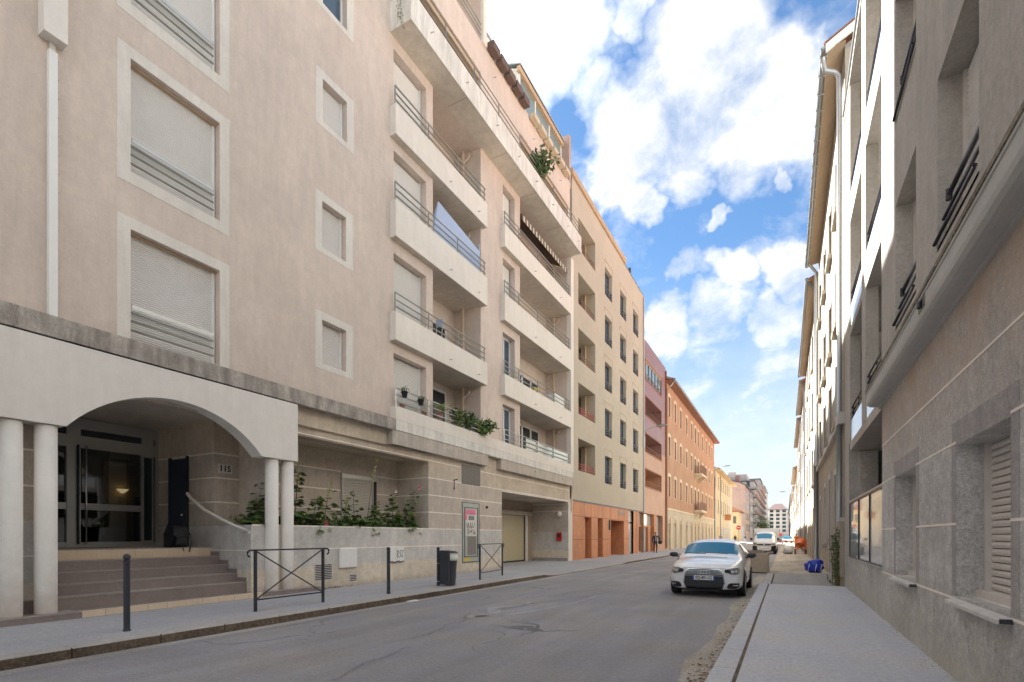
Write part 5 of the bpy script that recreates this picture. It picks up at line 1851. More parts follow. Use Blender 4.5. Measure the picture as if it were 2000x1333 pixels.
def split_faces(me, names_mats, parent):
    """one object per material index"""
    out = []
    for idx, (nm, mt) in enumerate(names_mats):
        bm = bmesh.new()
        bm.from_mesh(me)
        bmesh.ops.delete(bm, geom=[f for f in bm.faces if f.material_index != idx], context='FACES')
        if not bm.faces:
            bm.free()
            out.append(None)
            continue
        for f in bm.faces:
            f.material_index = 0
        m2 = bpy.data.meshes.new(nm)
        bm.to_mesh(m2)
        bm.free()
        m2.materials.clear()
        m2.materials.append(M[mt])
        o = bpy.data.objects.new(nm, m2)
        COL.objects.link(o)
        o.parent = parent
        out.append(o)
    return out


def bvh_of(me):
    return BVHTree.FromPolygons([v_.co for v_ in me.vertices], [p.vertices for p in me.polygons])


def patch(tree, rows, off=.008, nx=14, nz=6, axis='y', thick=.0):
    """grid patch given rows (z, x0, x1) projected onto the body from the front (axis y) or side (axis x: rows (z,y0,y1), sign)"""
    mb = MB()
    zs = []
    for (a, b2) in zip(rows, rows[1:]):
        for k in range(nz):
            t = k / nz
            zs.append(tuple(a[q] + (b2[q] - a[q]) * t for q in range(3)))
    zs.append(rows[-1])
    grid = []
    for (z, x0, x1) in zs:
        line = []
        for k in range(nx + 1):
            u = x0 + (x1 - x0) * k / nx
            if axis == 'y':
                h = tree.ray_cast(Vector((u, -6, z)), Vector((0, 1, 0)))
                p = h[0]
                p = Vector((u, -1.9, z)) if p is None else p + Vector((0, -off, 0))
            else:
                sgn = axis
                h = tree.ray_cast(Vector((3 * sgn, u, z)), Vector((-sgn, 0, 0)))
                p = h[0]
                p = Vector((.8 * sgn, u, z)) if p is None else p + Vector((off * sgn, 0, 0))
            line.append(p)
        grid.append(line)
    for a, b2 in zip(grid, grid[1:]):
        for k in range(nx):
            mb.quad(a[k], a[k + 1], b2[k + 1], b2[k])
    return mb


def wheel(parent, x, y, r, w_, side, name='wheel', rimmat='wheel_rim'):
    t = MB()
    prof = [(-w_ / 2, r * .80), (-w_ / 2, r * .97), (-w_ / 2 + .03, r), (w_ / 2 - .03, r), (w_ / 2, r * .97), (w_ / 2, r * .80)]
    n = 28
    i0 = 0
    for (dx, rr_) in prof:
        for q in range(n):
            a = 2 * math.pi * q / n
            t.v.append((x + dx, y + rr_ * math.cos(a), r + rr_ * math.sin(a)))
    for k in range(len(prof) - 1):
        for q in range(n):
            t.f.append((k * n + q, k * n + (q + 1) % n, (k + 1) * n + (q + 1) % n, (k + 1) * n + q))
            t.m.append(0)
    o = t.build(name, 'black_rubber', parent, local=True, origin=(0, 0, 0), smooth=True)
    xs = x + side * w_ * .38
    rim = MB()
    rr_ = r * .80
    for k in range(5):
        a = 2 * math.pi * k / 5
        for da in (-.10, .10):
            p0 = (xs, y + .04 * math.cos(a), r + .04 * math.sin(a))
            p1 = (xs, y + rr_ * math.cos(a + da * 2.2), r + rr_ * math.sin(a + da * 2.2))
            rim.tube([p0, p1], .018, 5)
    ring = [(xs, y + rr_ * .97 * math.cos(2 * math.pi * q / 24), r + rr_ * .97 * math.sin(2 * math.pi * q / 24)) for q in range(25)]
    rim.tube(ring, .02, 5, cap=False)
    rim.build('rim', rimmat, o, local=True, origin=(0, 0, 0), smooth=True)
    d = MB()
    c = [(xs - side * .05, y + rr_ * math.cos(2 * math.pi * q / 20), r + rr_ * math.sin(2 * math.pi * q / 20)) for q in range(20)]
    d.poly(c)
    d.build('brake_disc', 'anthracite', o, local=True, origin=(0, 0, 0))
    return o


def L_(name, mat, parent, mb, **k):
    return mb.build(name, mat, parent, local=True, origin=(0, 0, 0), **k)


# ---- white hatchback ------------------------------------------------------------
car = empty('parked_car', (-1.78, 15.30, 0), 'white hatchback parked at the right kerb, facing the viewer with blue reflection coloured into windscreen', 'car')
# half ring: bottom centre, bottom edge, sill, door low, waist, shoulder, belt, window top, roof edge, roof centre
cs_ = [
    (-1.985, [(0, .24), (.50, .24), (.62, .30), (.64, .42), (.64, .56), (.60, .66), (.50, .70), (.40, .71), (.2, .715), (0, .72)]),
    (-1.93, [(0, .19), (.60, .19), (.74, .26), (.765, .40), (.76, .56), (.72, .68), (.62, .745), (.48, .765), (.25, .78), (0, .785)]),
    (-1.76, [(0, .17), (.68, .17), (.83, .24), (.845, .40), (.835, .58), (.80, .72), (.72, .80), (.56, .835), (.3, .855), (0, .86)]),
    (-1.35, [(0, .17), (.72, .17), (.862, .22), (.872, .42), (.868, .62), (.85, .78), (.78, .875), (.62, .915), (.32, .94), (0, .945)]),
    (-1.0, [(0, .17), (.74, .17), (.868, .20), (.874, .42), (.87, .64), (.86, .82), (.80, .905), (.66, .94), (.34, .965), (0, .97)]),
    (-.84, [(0, .17), (.74, .17), (.868, .20), (.874, .42), (.87, .66), (.86, .84), (.835, .925), (.74, .965), (.38, .995), (0, 1.00)]),
    (-.12, [(0, .17), (.75, .17), (.868, .20), (.874, .42), (.872, .66), (.864, .86), (.845, .965), (.68, 1.35), (.40, 1.40), (0, 1.41)]),
    (.25, [(0, .17), (.75, .17), (.868, .20), (.874, .42), (.872, .66), (.864, .87), (.84, .975), (.65, 1.385), (.38, 1.43), (0, 1.44)]),
    (.95, [(0, .17), (.75, .17), (.868, .20), (.874, .42), (.872, .66), (.864, .88), (.84, .985), (.63, 1.37), (.37, 1.415), (0, 1.425)]),
    (1.45, [(0, .18), (.74, .18), (.862, .22), (.872, .42), (.87, .66), (.86, .88), (.82, .995), (.59, 1.32), (.34, 1.365), (0, 1.375)]),
    (1.72, [(0, .20), (.70, .20), (.84, .26), (.855, .42), (.85, .66), (.83, .88), (.78, .98), (.56, 1.25), (.32, 1.29), (0, 1.30)]),
    (1.93, [(0, .26), (.62, .26), (.78, .32), (.80, .44), (.79, .64), (.76, .86), (.70, .95), (.56, 1.02), (.32, 1.04), (0, 1.05)]),
    (1.985, [(0, .32), (.55, .32), (.68, .36), (.70, .46), (.69, .62), (.66, .80), (.60, .88), (.48, .92), (.28, .93), (0, .935)]),
]


def cm(i, j):
    if i in (5,) and j >= 6:
        return 1 if j >= 7 else 0          # windscreen
    if j == 6 and 6 <= i <= 9:
        return 2                            # side glass
    if i == 10 and j >= 7:
        return 3
    return 0


me = loft_body(cs_, 10, cm)
me = eval_mods(me, [('SUBSURF', dict(levels=2, render_levels=2))])
ctree = bvh_of(me)
# wheel openings cut through the body
cutters = []
for y in (-1.17, 1.30):
    for sgn in (-1, 1):
        c = MB()
        n = 28
        for dx in (.55 * sgn, 1.1 * sgn):
            for q in range(n):
                a = 2 * math.pi * q / n
                c.v.append((dx, y + .355 * math.cos(a), .31 + .355 * math.sin(a)))
        c.f.append(tuple(range(n)))
        c.f.append(tuple(range(2 * n - 1, n - 1, -1)))
        c.m += [4, 4]
        for q in range(n):
            c.f.append((q, (q + 1) % n, n + (q + 1) % n, n + q))
            c.m.append(4)
        cm_ = bpy.data.meshes.new('cut')
        cm_.from_pydata(c.v, [], c.f)
        for q in range(5):
            cm_.materials.append(M['dark'])
        cm_.polygons.foreach_set('material_index', c.m)
        bm_ = bmesh.new()
        bm_.from_mesh(cm_)
        bmesh.ops.recalc_face_normals(bm_, faces=bm_.faces)
        bm_.to_mesh(cm_)
        bm_.free()
        co = bpy.data.objects.new('cut', cm_)
        COL.objects.link(co)
        cutters.append(co)
for q in range(5):
    me.materials.append(M['car_paint'] if q < 4 else M['dark'])
try:
    me2 = eval_mods(me, [('BOOLEAN', dict(object=c, operation='DIFFERENCE', solver='EXACT')) for c in cutters])
    if len(me2.polygons) > 200:
        me = me2
finally:
    for c in cutters:
        bpy.data.objects.remove(c)
parts = split_faces(me, [('body', 'car_paint'), ('windscreen', 'windscreen'), ('side_window', 'glass_dark'), ('rear_window', 'glass_dark'), ('wheel_arch', 'dark')], car)
body = parts[0]
for x, sd_ in ((-.79, -1), (.79, 1)):
    for y in (-1.17, 1.30):
        wheel(car, x, y, .305, .20, sd_)
# windscreen surround + pillars
# grille: hexagon with chrome edge and bars
gr = L_('grille', 'grille_black', car, patch(ctree, [(.20, -.40, .40), (.36, -.47, .47), (.60, -.44, .44), (.69, -.36, .36)], .010))
for z, hw_ in ((.40, .455), (.44, .455), (.54, .45), (.575, .44), (.605, .43), (.635, .40), (.662, .37), (.345, .44), (.31, .43)):
    L_('grille_bar', 'chrome' if z > .52 else 'anthracite', gr, patch(ctree, [(z - .006, -hw_, hw_), (z + .006, -hw_, hw_)], .02, 12, 1))
for rows in ([(.20, -.425, -.405), (.36, -.49, -.465), (.60, -.46, -.435), (.69, -.38, -.355)], [(.20, .405, .425), (.36, .465, .49), (.60, .435, .46), (.69, .355, .38)], [(.69, -.38, .38), (.71, -.37, .37)], [(.185, -.42, .42), (.20, -.42, .42)]):
    L_('grille_surround', 'chrome', gr, patch(ctree, rows, .018, 10, 3))
for k in range(4):
    xc = -.108 + k * .072
    h = ctree.ray_cast(Vector((xc, -6, .625)), Vector((0, 1, 0)))[0]
    ring = [(xc + .044 * math.cos(2 * math.pi * q / 20), h.y - .035, .622 + .044 * math.sin(2 * math.pi * q / 20)) for q in range(21)]
    L_('badge_ring', 'chrome', gr, MB().tube(ring, .008, 6, cap=False), smooth=True)
hy = ctree.ray_cast(Vector((0, -6, .49)), Vector((0, 1, 0)))[0].y
plt = L_('number_plate', 'plate_white', car, MB().box(-.26, .26, hy - .045, hy - .03, .435, .545))
L_('plate_band', 'plate_blue', plt, MB().box(-.262, -.222, hy - .047, hy - .0455, .437, .543))
L_('plate_band', 'plate_blue', plt, MB().box(.222, .262, hy - .047, hy - .0455, .437, .543))
tx = text_obj('plate_characters', 'EQ-801-CJ', .093, 'ink', None, (0, 0, 0), (0, 0, 0), .001, .92)
tx.parent = plt
tx.location = (0, hy - .048, .490)
tx.rotation_euler = (R(90), 0, 0)
for sgn in (-1, 1):
    S2 = (lambda a, b2: (a, b2)) if sgn > 0 else (lambda a, b2: (-b2, -a))
    rows = [(.575, .62, .74), (.61, .55, .785), (.66, .52, .80), (.705, .53, .79), (.735, .60, .765)]
    hl = L_('headlight', 'headlamp', car, patch(ctree, [(z,) + S2(a, b2) for z, a, b2 in rows], .010, 10, 3))
    L_('lamp_mask', 'grille_black', hl, patch(ctree, [(z,) + S2(a, b2) for z, a, b2 in [(.61, .50, .62), (.66, .47, .60), (.70, .49, .585)]], .016, 8, 3))
    for xc, zc, rr_ in ((.655, .655, .035), (.725, .66, .032)):
        hh_ = ctree.ray_cast(Vector((xc * sgn, -6, zc)), Vector((0, 1, 0)))[0]
        ln = MB().tube([(xc * sgn, hh_.y - .030, zc), (xc * sgn, hh_.y - .018, zc)], rr_, 14)
        L_('lens', 'chrome', hl, ln)
    L_('lamp_edge', 'chrome', hl, patch(ctree, [(z,) + S2(a, b2) for z, a, b2 in [(.578, .61, .75), (.592, .585, .765)]], .018, 8, 1))
    rows = [(.235, .56, .72), (.27, .52, .79), (.35, .56, .80), (.375, .62, .79)]
    fi = L_('fog_intake', 'grille_black', car, patch(ctree, [(z,) + S2(a, b2) for z, a, b2 in rows], .010, 10, 3))
    L_('fog_lamp', 'chrome', fi, patch(ctree, [(z,) + S2(a, b2) for z, a, b2 in [(.305, .66, .77), (.332, .66, .77)]], .018, 6, 1))
    # mirror
    mr_ = MB().lathe((0, 0, 0), [(.01, -.055), (.07, -.045), (.10, 0), (.09, .04), (.01, .055)], 14)
    mo = L_('door_mirror', 'anthracite', car, mr_, smooth=True)
    mo.location = (sgn * .985, -.52, 1.0)
    mo.scale = (1.15, .7, 1.25)
    L_('mirror_arm', 'anthracite', car, MB().tube([(sgn * .84, -.52, .94), (sgn * .93, -.52, .965)], .022, 8))
    # black side-window line and pillar trims
    for y0, y1 in ((-.30, 1.50),):
        L_('window_trim', 'grille_black', car, patch(ctree, [(.965, y0, y1), (.99, y0, y1)], .008, 14, 1, axis=sgn))
    L_('door_seam', 'anthracite', car, patch(ctree, [(.24, -.62, -.614), (.92, -.50, -.494)], .003, 1, 6, axis=sgn))
    L_('door_seam', 'anthracite', car, patch(ctree, [(.24, .46, .466), (.95, .46, .466)], .003, 1, 6, axis=sgn))
    L_('door_handle', 'car_paint', car, patch(ctree, [(.80, .2, .36), (.825, .2, .36)], .03, 4, 1, axis=sgn))
L_('bonnet_seam', 'anthracite', car, patch(ctree, [(.715, -.5, .5), (.720, -.5, .5)], .004, 16, 1))
L_('lower_lip', 'grille_black', car, patch(ctree, [(.165, -.70, .70), (.19, -.72, .72)], .012, 14, 1))
L_('lower_intake', 'grille_black', car, patch(ctree, [(.205, -.36, .36), (.225, -.40, .40)], .024, 10, 1))


def wiper(p0, p1):
    pts = []
    for k in range(6):
        t = k / 5
        x, z = p0[0] + (p1[0] - p0[0]) * t, p0[1] + (p1[1] - p0[1]) * t
        h = ctree.ray_cast(Vector((x, -6, z)), Vector((0, 1, 0)))[0]
        if h:
            pts.append((x, h.y - .012, z))
    if len(pts) > 1:
        L_('wiper', 'grille_black', car, MB().tube(pts, .008, 5))


wiper((.45, 1.045), (-.15, 1.075))
wiper((-.10, 1.045), (-.62, 1.05))
L_('rear_view_mirror', 'grille_black', car, MB().box(-.1, .1, -.05, -.03, 1.28, 1.33))

# ---- white van ---------------------------------------------------------------------
van = empty('van', (-1.62, 50.2, 0), 'white van with black lower bumper, facing the viewer farther down the road', 'van')
vs_ = [
    (-2.15, [(0, .30), (.6, .30), (.74, .36), (.78, .5), (.78, .7), (.74, .88), (.6, .95), (.4, .97), (0, .98)]),
    (-1.95, [(0, .25), (.74, .25), (.87, .33), (.90, .5), (.90, .75), (.88, .98), (.76, 1.08), (.5, 1.11), (0, 1.12)]),
    (-1.45, [(0, .25), (.76, .25), (.90, .33), (.91, .5), (.91, .8), (.90, 1.08), (.84, 1.2), (.6, 1.24), (0, 1.26)]),
    (-.75, [(0, .25), (.78, .25), (.90, .33), (.91, .5), (.91, .8), (.90, 1.1), (.84, 1.4), (.74, 1.80), (0, 1.86)]),
    (-.4, [(0, .25), (.78, .25), (.90, .33), (.91, .5), (.91, .8), (.90, 1.1), (.86, 1.45), (.79, 1.90), (0, 1.97)]),
    (2.0, [(0, .25), (.78, .25), (.90, .33), (.91, .5), (.91, .8), (.90, 1.1), (.87, 1.45), (.81, 1.92), (0, 1.99)]),
    (2.1, [(0, .35), (.7, .35), (.84, .40), (.86, .5), (.86, .8), (.85, 1.1), (.83, 1.45), (.78, 1.85), (0, 1.92)]),
]
me = loft_body(vs_, 9, lambda i, j: 1 if (i == 2 and j >= 7) else (2 if (i in (3, 4) and j == 6 and i == 3) else (3 if j <= 3 and i <= 1 else 0)))
me = eval_mods(me, [('SUBSURF', dict(levels=2, render_levels=2))])
vt_ = bvh_of(me)
split_faces(me, [('body', 'van_paint'), ('windscreen', 'windscreen'), ('side_window', 'glass_dark'), ('bumper', 'grille_black')], van)
for x, sd_ in ((-.80, -1), (.80, 1)):
    for y in (-1.35, 1.35):
        wheel(van, x, y, .33, .22, sd_)
L_('grille', 'grille_black', van, patch(vt_, [(.74, -.5, .5), (.86, -.55, .55)], .015, 8, 2))
L_('badge', 'chrome', van, patch(vt_, [(.76, -.06, .06), (.86, -.06, .06)], .03, 3, 2))
L_('number_plate', 'plate_white', van, patch(vt_, [(.52, -.26, .26), (.63, -.26, .26)], .03, 4, 1))
for sgn in (-1, 1):
    q = sorted((sgn * .56, sgn * .80))
    L_('headlight', 'headlamp', van, patch(vt_, [(.78, q[0], q[1]), (.98, q[0], q[1])], .015, 5, 3))
    L_('door_mirror', 'anthracite', van, MB().box(sgn * .95, sgn * 1.12, -1.0, -.88, 1.15, 1.38), bevel=.03)
# box lorry standing behind the van
lor = empty('box_lorry', (-1.65, 57, 0), 'tall white box lorry standing directly behind the white van', 'lorry')
bx('cargo_box', 'van_paint', lor, -2.75, -.62, 55.4, 60, .9, 2.28)
bx('cab', 'van_paint', lor, -2.65, -.72, 53.9, 55.35, .5, 1.9)
bx('windscreen', 'glass_dark', lor, -2.55, -.82, 53.88, 53.9, 1.2, 1.8)
for x in (-2.5, -.85):
    for y in (54.6, 58.8):
        MB().tube([(x - .12, y, .38), (x + .12, y, .38)], .38, 18).build('wheel', 'black_rubber', lor)
far_car = empty('parked_car', (.2, 120, 0), 'small pale car far off at the end of the street, under the red awning', 'car')
bx('body', 'van_paint', far_car, -.75, 1.1, 118, 122, .35, .95, bevel=.15)
bx('cabin', 'windscreen', far_car, -.55, .9, 119, 121.4, .95, 1.5, bevel=.12)
for x in (-.6, .95):
    for y in (118.7, 121.2):
        MB().tube([(x - .1, y, .32), (x + .1, y, .32)], .32, 14).build('wheel', 'black_rubber', far_car)

# ================================================================== STREET FURNITURE
def bollard(x, y, h, label, zb=.135, tilt=0):
    o = empty('bollard', (x, y, zb), label, 'bollard', 'dark metal bollards along the left kerb')
    L_('post', 'anthracite', o, MB().lathe((0, 0, 0), [(.048, 0), (.048, .02), (.041, .03), (.041, h * .55), (.044, h * .555), (.044, h * .57), (.041, h * .575), (.040, h - .13), (.046, h - .125), (.046, h - .105), (.022, h - .095)], 18), smooth=False)
    L_('ball_top', 'anthracite', o, MB().lathe((0, 0, h - .055), [(.005, -.05), (.035, -.038), (.05, 0), (.035, .036), (.005, .05)], 16), smooth=True)
    o.rotation_euler = (tilt, 0, 0)
    return o


bollard(-8.38, 3.89, 1.12, 'dark metal bollard with ball top, standing in front of the entrance steps')
bollard(-8.34, 9.36, 1.12, 'dark metal bollard with ball top, in front of the white meter boxes')
b3_ = bollard(-8.5, 11.55, 1.08, 'dark bollard with pale rings, touching the grey litter bin')
for z in (.62, .12):
    L_('pale_ring', 'pvc', b3_, MB().lathe((0, 0, z), [(.043, -.006), (.0425, .006)], 16))


def barrier(x0, y0, x1, y1, label, lean=0):
    o = empty('pedestrian_barrier', (x0, y0, .135), label, 'barrier', 'cross braced metal barriers on the left kerb')
    d = Vector((x1 - x0, y1 - y0, 0))
    Lb = d.length
    o.rotation_euler = (0, 0, math.atan2(d.y, d.x))
    H = 1.10
    for x in (0, Lb):
        L_('post', 'anthracite', o, MB().box(x - .022, x + .022, -.022, .022, -.02, H))
    L_('top_rail', 'anthracite', o, MB().box(-.02, Lb + .02, -.024, .024, H, H + .028))
    L_('bottom_rail', 'anthracite', o, MB().box(.022, Lb - .022, -.012, .012, .20, .225))
    L_('brace', 'anthracite', o, MB().tube([(.02, .008, .22), (Lb - .02, .008, H - .01)], .013, 6))
    L_('brace', 'anthracite', o, MB().tube([(.02, -.008, H - .01), (Lb - .02, -.008, .22)], .013, 6))
    for s_, x in ((-1, 0), (1, Lb)):
        pts = [(x + s_ * (.02 + .0), 0, H + .014)]
        for k in range(7):
            a = math.pi * k / 6 * .95
            pts.append((x + s_ * (.10 + .055 * math.sin(a)), 0, H - .045 + .058 * math.cos(a)))
        L_('scroll_end', 'anthracite', o, MB().tube(pts, .017, 8))
    return o


barrier(-8.48, 5.99, -8.45, 7.50, 'cross braced metal barrier with scrolled ends, in front of the portico columns')
barrier(-8.47, 13.70, -8.74, 15.62, 'slightly bent cross braced metal barrier beside the garage entrance')
# litter bin
bn = empty('litter_bin', (-8.22, 11.72, .135), 'dark grey litter bin with pale bag and curved lid, fixed beside the ringed bollard', 'bin')
mb = MB()
for (z0, z1, ra, rb) in ((.02, .72, .155, .205),):
    n = 24
    for z, r_ in ((z0, ra), (z1, rb)):
        for q in range(n):
            a = 2 * math.pi * q / n
            mb.v.append((r_ * math.cos(a) * .95, r_ * math.sin(a), z))
    for q in range(n):
        mb.f.append((q, (q + 1) % n, n + (q + 1) % n, n + q))
        mb.m.append(0)
    mb.f.append(tuple(range(n)))
    mb.m.append(0)
L_('bin_body', 'bin_plastic', bn, mb, smooth=False)
L_('bin_bag', 'bin_bag', bn, MB().lathe((0, 0, .70), [(.212, 0), (.218, .05), (.208, .15), (.20, .155)], 22), smooth=True)
L_('lid', 'bin_plastic', bn, MB().lathe((0, 0, .90), [(.225, 0), (.23, .02), (.15, .06), (.02, .075)], 22), smooth=True)
L_('back_plate', 'anthracite', bn, MB().box(-.16, .14, -.27, -.205, .05, .98))
L_('lid_hinge', 'anthracite', bn, MB().box(-.1, .1, -.24, -.15, .86, .94))
# fire-service red box
rb_ = bx('red_call_box', 'red_paint', None, -11.28, -10.98, 26.30, 26.40, 1.25, 1.72, bevel=.012)
tag(rb_, 'small bright red box on the garage bay side wall', 'box')
bx('box_window', 'dark', rb_, -11.22, -11.04, 26.293, 26.2985, 1.45, 1.62)
# backpack
bp = empty('backpack', (-12.32, 6.72, 1.25), 'black backpack standing on the top entrance step beside the blue door', 'backpack')


def lump(name, mat, parent, c, r, seed=0, amp=.12, sub=3, sc=(1, 1, 1)):
    bm = bmesh.new()
    bmesh.ops.create_icosphere(bm, subdivisions=sub, radius=1)
    rnd = random.Random(seed)
    ph = [rnd.uniform(0, 6) for _ in range(6)]
    for v_ in bm.verts:
        p = v_.co
        k = 1 + amp * (math.sin(p.x * 4 + ph[0]) * math.sin(p.y * 5 + ph[1]) + .6 * math.sin(p.z * 7 + ph[2]) * math.sin(p.x * 8 + ph[3]))
        if p.z < 0:
            p = Vector((p.x, p.y, max(p.z, -.82)))
        v_.co = Vector((p.x * r * sc[0] * k, p.y * r * sc[1] * k, p.z * r * sc[2] * k)) + Vector(c)
    for f in bm.faces:
        f.smooth = True
    me = bpy.data.meshes.new(name)
    bm.to_mesh(me)
    bm.free()
    me.materials.append(M[mat])
    o = bpy.data.objects.new(name, me)
    COL.objects.link(o)
    o.parent = parent
    return o


plain('nylon_black', (.012, .013, .018), .55)
L_('main_bag', 'nylon_black', bp, MB().prism([(-.11, -.19, 0), (.10, -.20, 0), (.13, -.17, .22), (.06, -.14, .46), (-.06, -.13, .52), (-.12, -.17, .3)], (0, .36, 0)), bevel=.05)
L_('front_pocket', 'nylon_black', bp, MB().prism([(.08, -.14, .03), (.19, -.13, .03), (.19, -.11, .2), (.09, -.12, .27)], (0, .25, 0)), bevel=.03)
L_('strap', 'nylon_black', bp, MB().tube([(.1, .12, .42), (.2, .2, .3), (.26, .18, .08), (.30, .12, -.10)], .014, 6))
L_('strap', 'nylon_black', bp, MB().tube([(.1, -.08, .1), (.24, -.02, .06), (.30, .0, -.08)], .010, 6))
L_('top_loop', 'nylon_black', bp, MB().tube([(-.02, -.05, .47), (-.02, 0, .53), (-.02, .05, .47)], .012, 6))
lump('side_pocket', 'nylon_black', bp, (.06, .17, .12), .10, 8, .06, 2, (.7, .6, 1.1))
# blue sack by the right wall
bs = empty('blue_sack', (.98, 23.3, .09), 'crumpled bright blue sack lying on the right pavement against the wall', 'sack')
lump('sack', 'blue_sack', bs, (0, 0, .22), .30, 11, .13, 4, (1.05, .9, .85))
lump('sack_fold', 'blue_sack', bs, (.14, .0, .38), .17, 14, .2, 3, (.9, .8, .85))
for a in (-.22, .02, .2):
    L_('seam', 'sack_white', bs, MB().tube([(a, -.262, .06), (a + .02, -.285, .2), (a + .05, -.24, .34)], .013, 5))
# stone block set across the end of the parking strip
sb = empty('concrete_block', (-1.0, 24.0, 0), 'pale concrete block with chamfered cross faces, behind the white hatchback', 'block')
mb = MB()
mb.box(-1.62, -.62, 23.2, 24.3, 0, .80)
mb.build('block', 'stone_block', sb, bevel=.03)
MB().prism([(-1.55, 23.195, .05), (-.70, 23.195, .05), (-.70, 23.195, .62)], (0, -.05, 0)).build('raised_face', 'stone_block', sb)
MB().prism([(-1.60, 23.25, .801), (-.66, 23.25, .801), (-.9, 24.0, .92), (-1.4, 24.0, .90)], (0, .02, .01)).build('debris', 'bark', sb)
# cement mixer and site gear
cmx = empty('cement_mixer', (1.0, 46.5, .09), 'orange cement mixer with dark drum mouth on the right pavement', 'cement mixer')
L_('drum', 'mixer_orange', cmx, MB().tube([(.1, .3, .95), (0, .1, .85), (-.05, -.1, .78), (-.1, -.35, .68)], .42, 16, r1=.24), smooth=True)
L_('drum_mouth', 'corten_dark', cmx, MB().tube([(-.1, -.352, .68), (-.105, -.36, .675)], .2, 16))
L_('motor_cover', 'mixer_orange', cmx, MB().box(.3, .62, -.1, .35, .35, .95), bevel=.03)
for x in (-.35, .4):
    L_('wheel', 'black_rubber', cmx, MB().tube([(x - .05, .25, .2), (x + .05, .25, .2)], .2, 16))
L_('frame', 'mixer_orange', cmx, MB().tube([(-.4, .25, .2), (0, .1, .6), (.4, .25, .2)], .03, 6))
L_('frame', 'mixer_orange', cmx, MB().tube([(-.3, -.45, .0), (0, .1, .6), (.3, -.45, .0)], .03, 6))


def site_fence(x, y, label):
    o = empty('site_barrier', (x, y, .06), label, 'barrier', 'red and white site barriers round the works')
    for k in range(6):
        L_('board', 'sign_red' if k % 2 else 'sign_white', o, MB().box(-.75 + k * .25, -.5 + k * .25, -.015, .015, .82, 1.0))
        L_('board', 'sign_white', o, MB().box(-.75 + k * .25, -.5 + k * .25, -.015, .015, .42, .56))
    for s_ in (-.7, .7):
        L_('leg', 'sign_white', o, MB().box(s_ - .02, s_ + .02, -.02, .02, 0, 1.0))
    return o


site_fence(-.1, 56, 'red and white site barrier on the right pavement, nearest the cement mixer')
site_fence(-.2, 60, 'red and white site barrier behind the first one, right pavement')
so = empty('material_bag', (.2, 52, .08), 'white rubble bag standing on the pavement beside the cement mixer', 'bag')
lump('sack', 'sign_white', so, (0, 0, .32), .4, 21, .08, 3, (1, .9, .85))
so = empty('material_bag', (.15, 46.8, .08), 'low dark and white rubble heap left of the cement mixer', 'rubble')
lump('heap', 'concrete', so, (0, 0, .14), .34, 23, .2, 3, (1, .9, .5))
# no-entry sign
ns = empty('no_entry_sign', (-9.1, 122, .1), 'round red no entry sign on a post, far down the left pavement', 'road sign')
L_('post', 'zinc', ns, MB().tube([(0, 0, 0), (0, 0, 3.5)], .05, 8))
L_('disc', 'sign_red', ns, MB().tube([(0, -.06, 3.3), (0, -.09, 3.3)], .48, 24))
L_('bar', 'sign_white', ns, MB().box(-.34, .34, -.11, -.092, 3.21, 3.39))


def wall_lamp(x, y, z, reach, label, side=1):
    o = empty('street_lamp', (x, y, z), label, 'street lamp', 'street lamps on wall brackets')
    L_('arm', 'zinc_light', o, MB().tube([(0, 0, -.9), (side * .12, 0, -.3), (side * .5, 0, -.06), (side * (reach - .6), 0, .04)], .035, 8))
    L_('lamp_head', 'zinc', o, MB().prism([(side * (reach - .75), -.16, .0), (side * (reach + .1), -.13, .04), (side * (reach + .1), .13, .04), (side * (reach - .75), .16, .0)], (0, 0, .11)), bevel=.03)
    L_('bracket_box', 'zinc_light', o, MB().box(0 if side > 0 else -.12, .12 if side > 0 else 0, -.12, .12, -1.6, -.7))
    return o


wall_lamp(WX + .01, 43.2, 10.6, 1.9, 'street lamp on a wall bracket between the cream and the mauve building')
wall_lamp(WX + .01, 91.6, 13.1, 2.4, 'street lamp on a wall bracket between the orange and the yellow building')
wall_lamp(1.43, 92, 8.5, 2.2, 'street lamp reaching out over the road from the right hand row', -1)

# ================================================================== PEOPLE


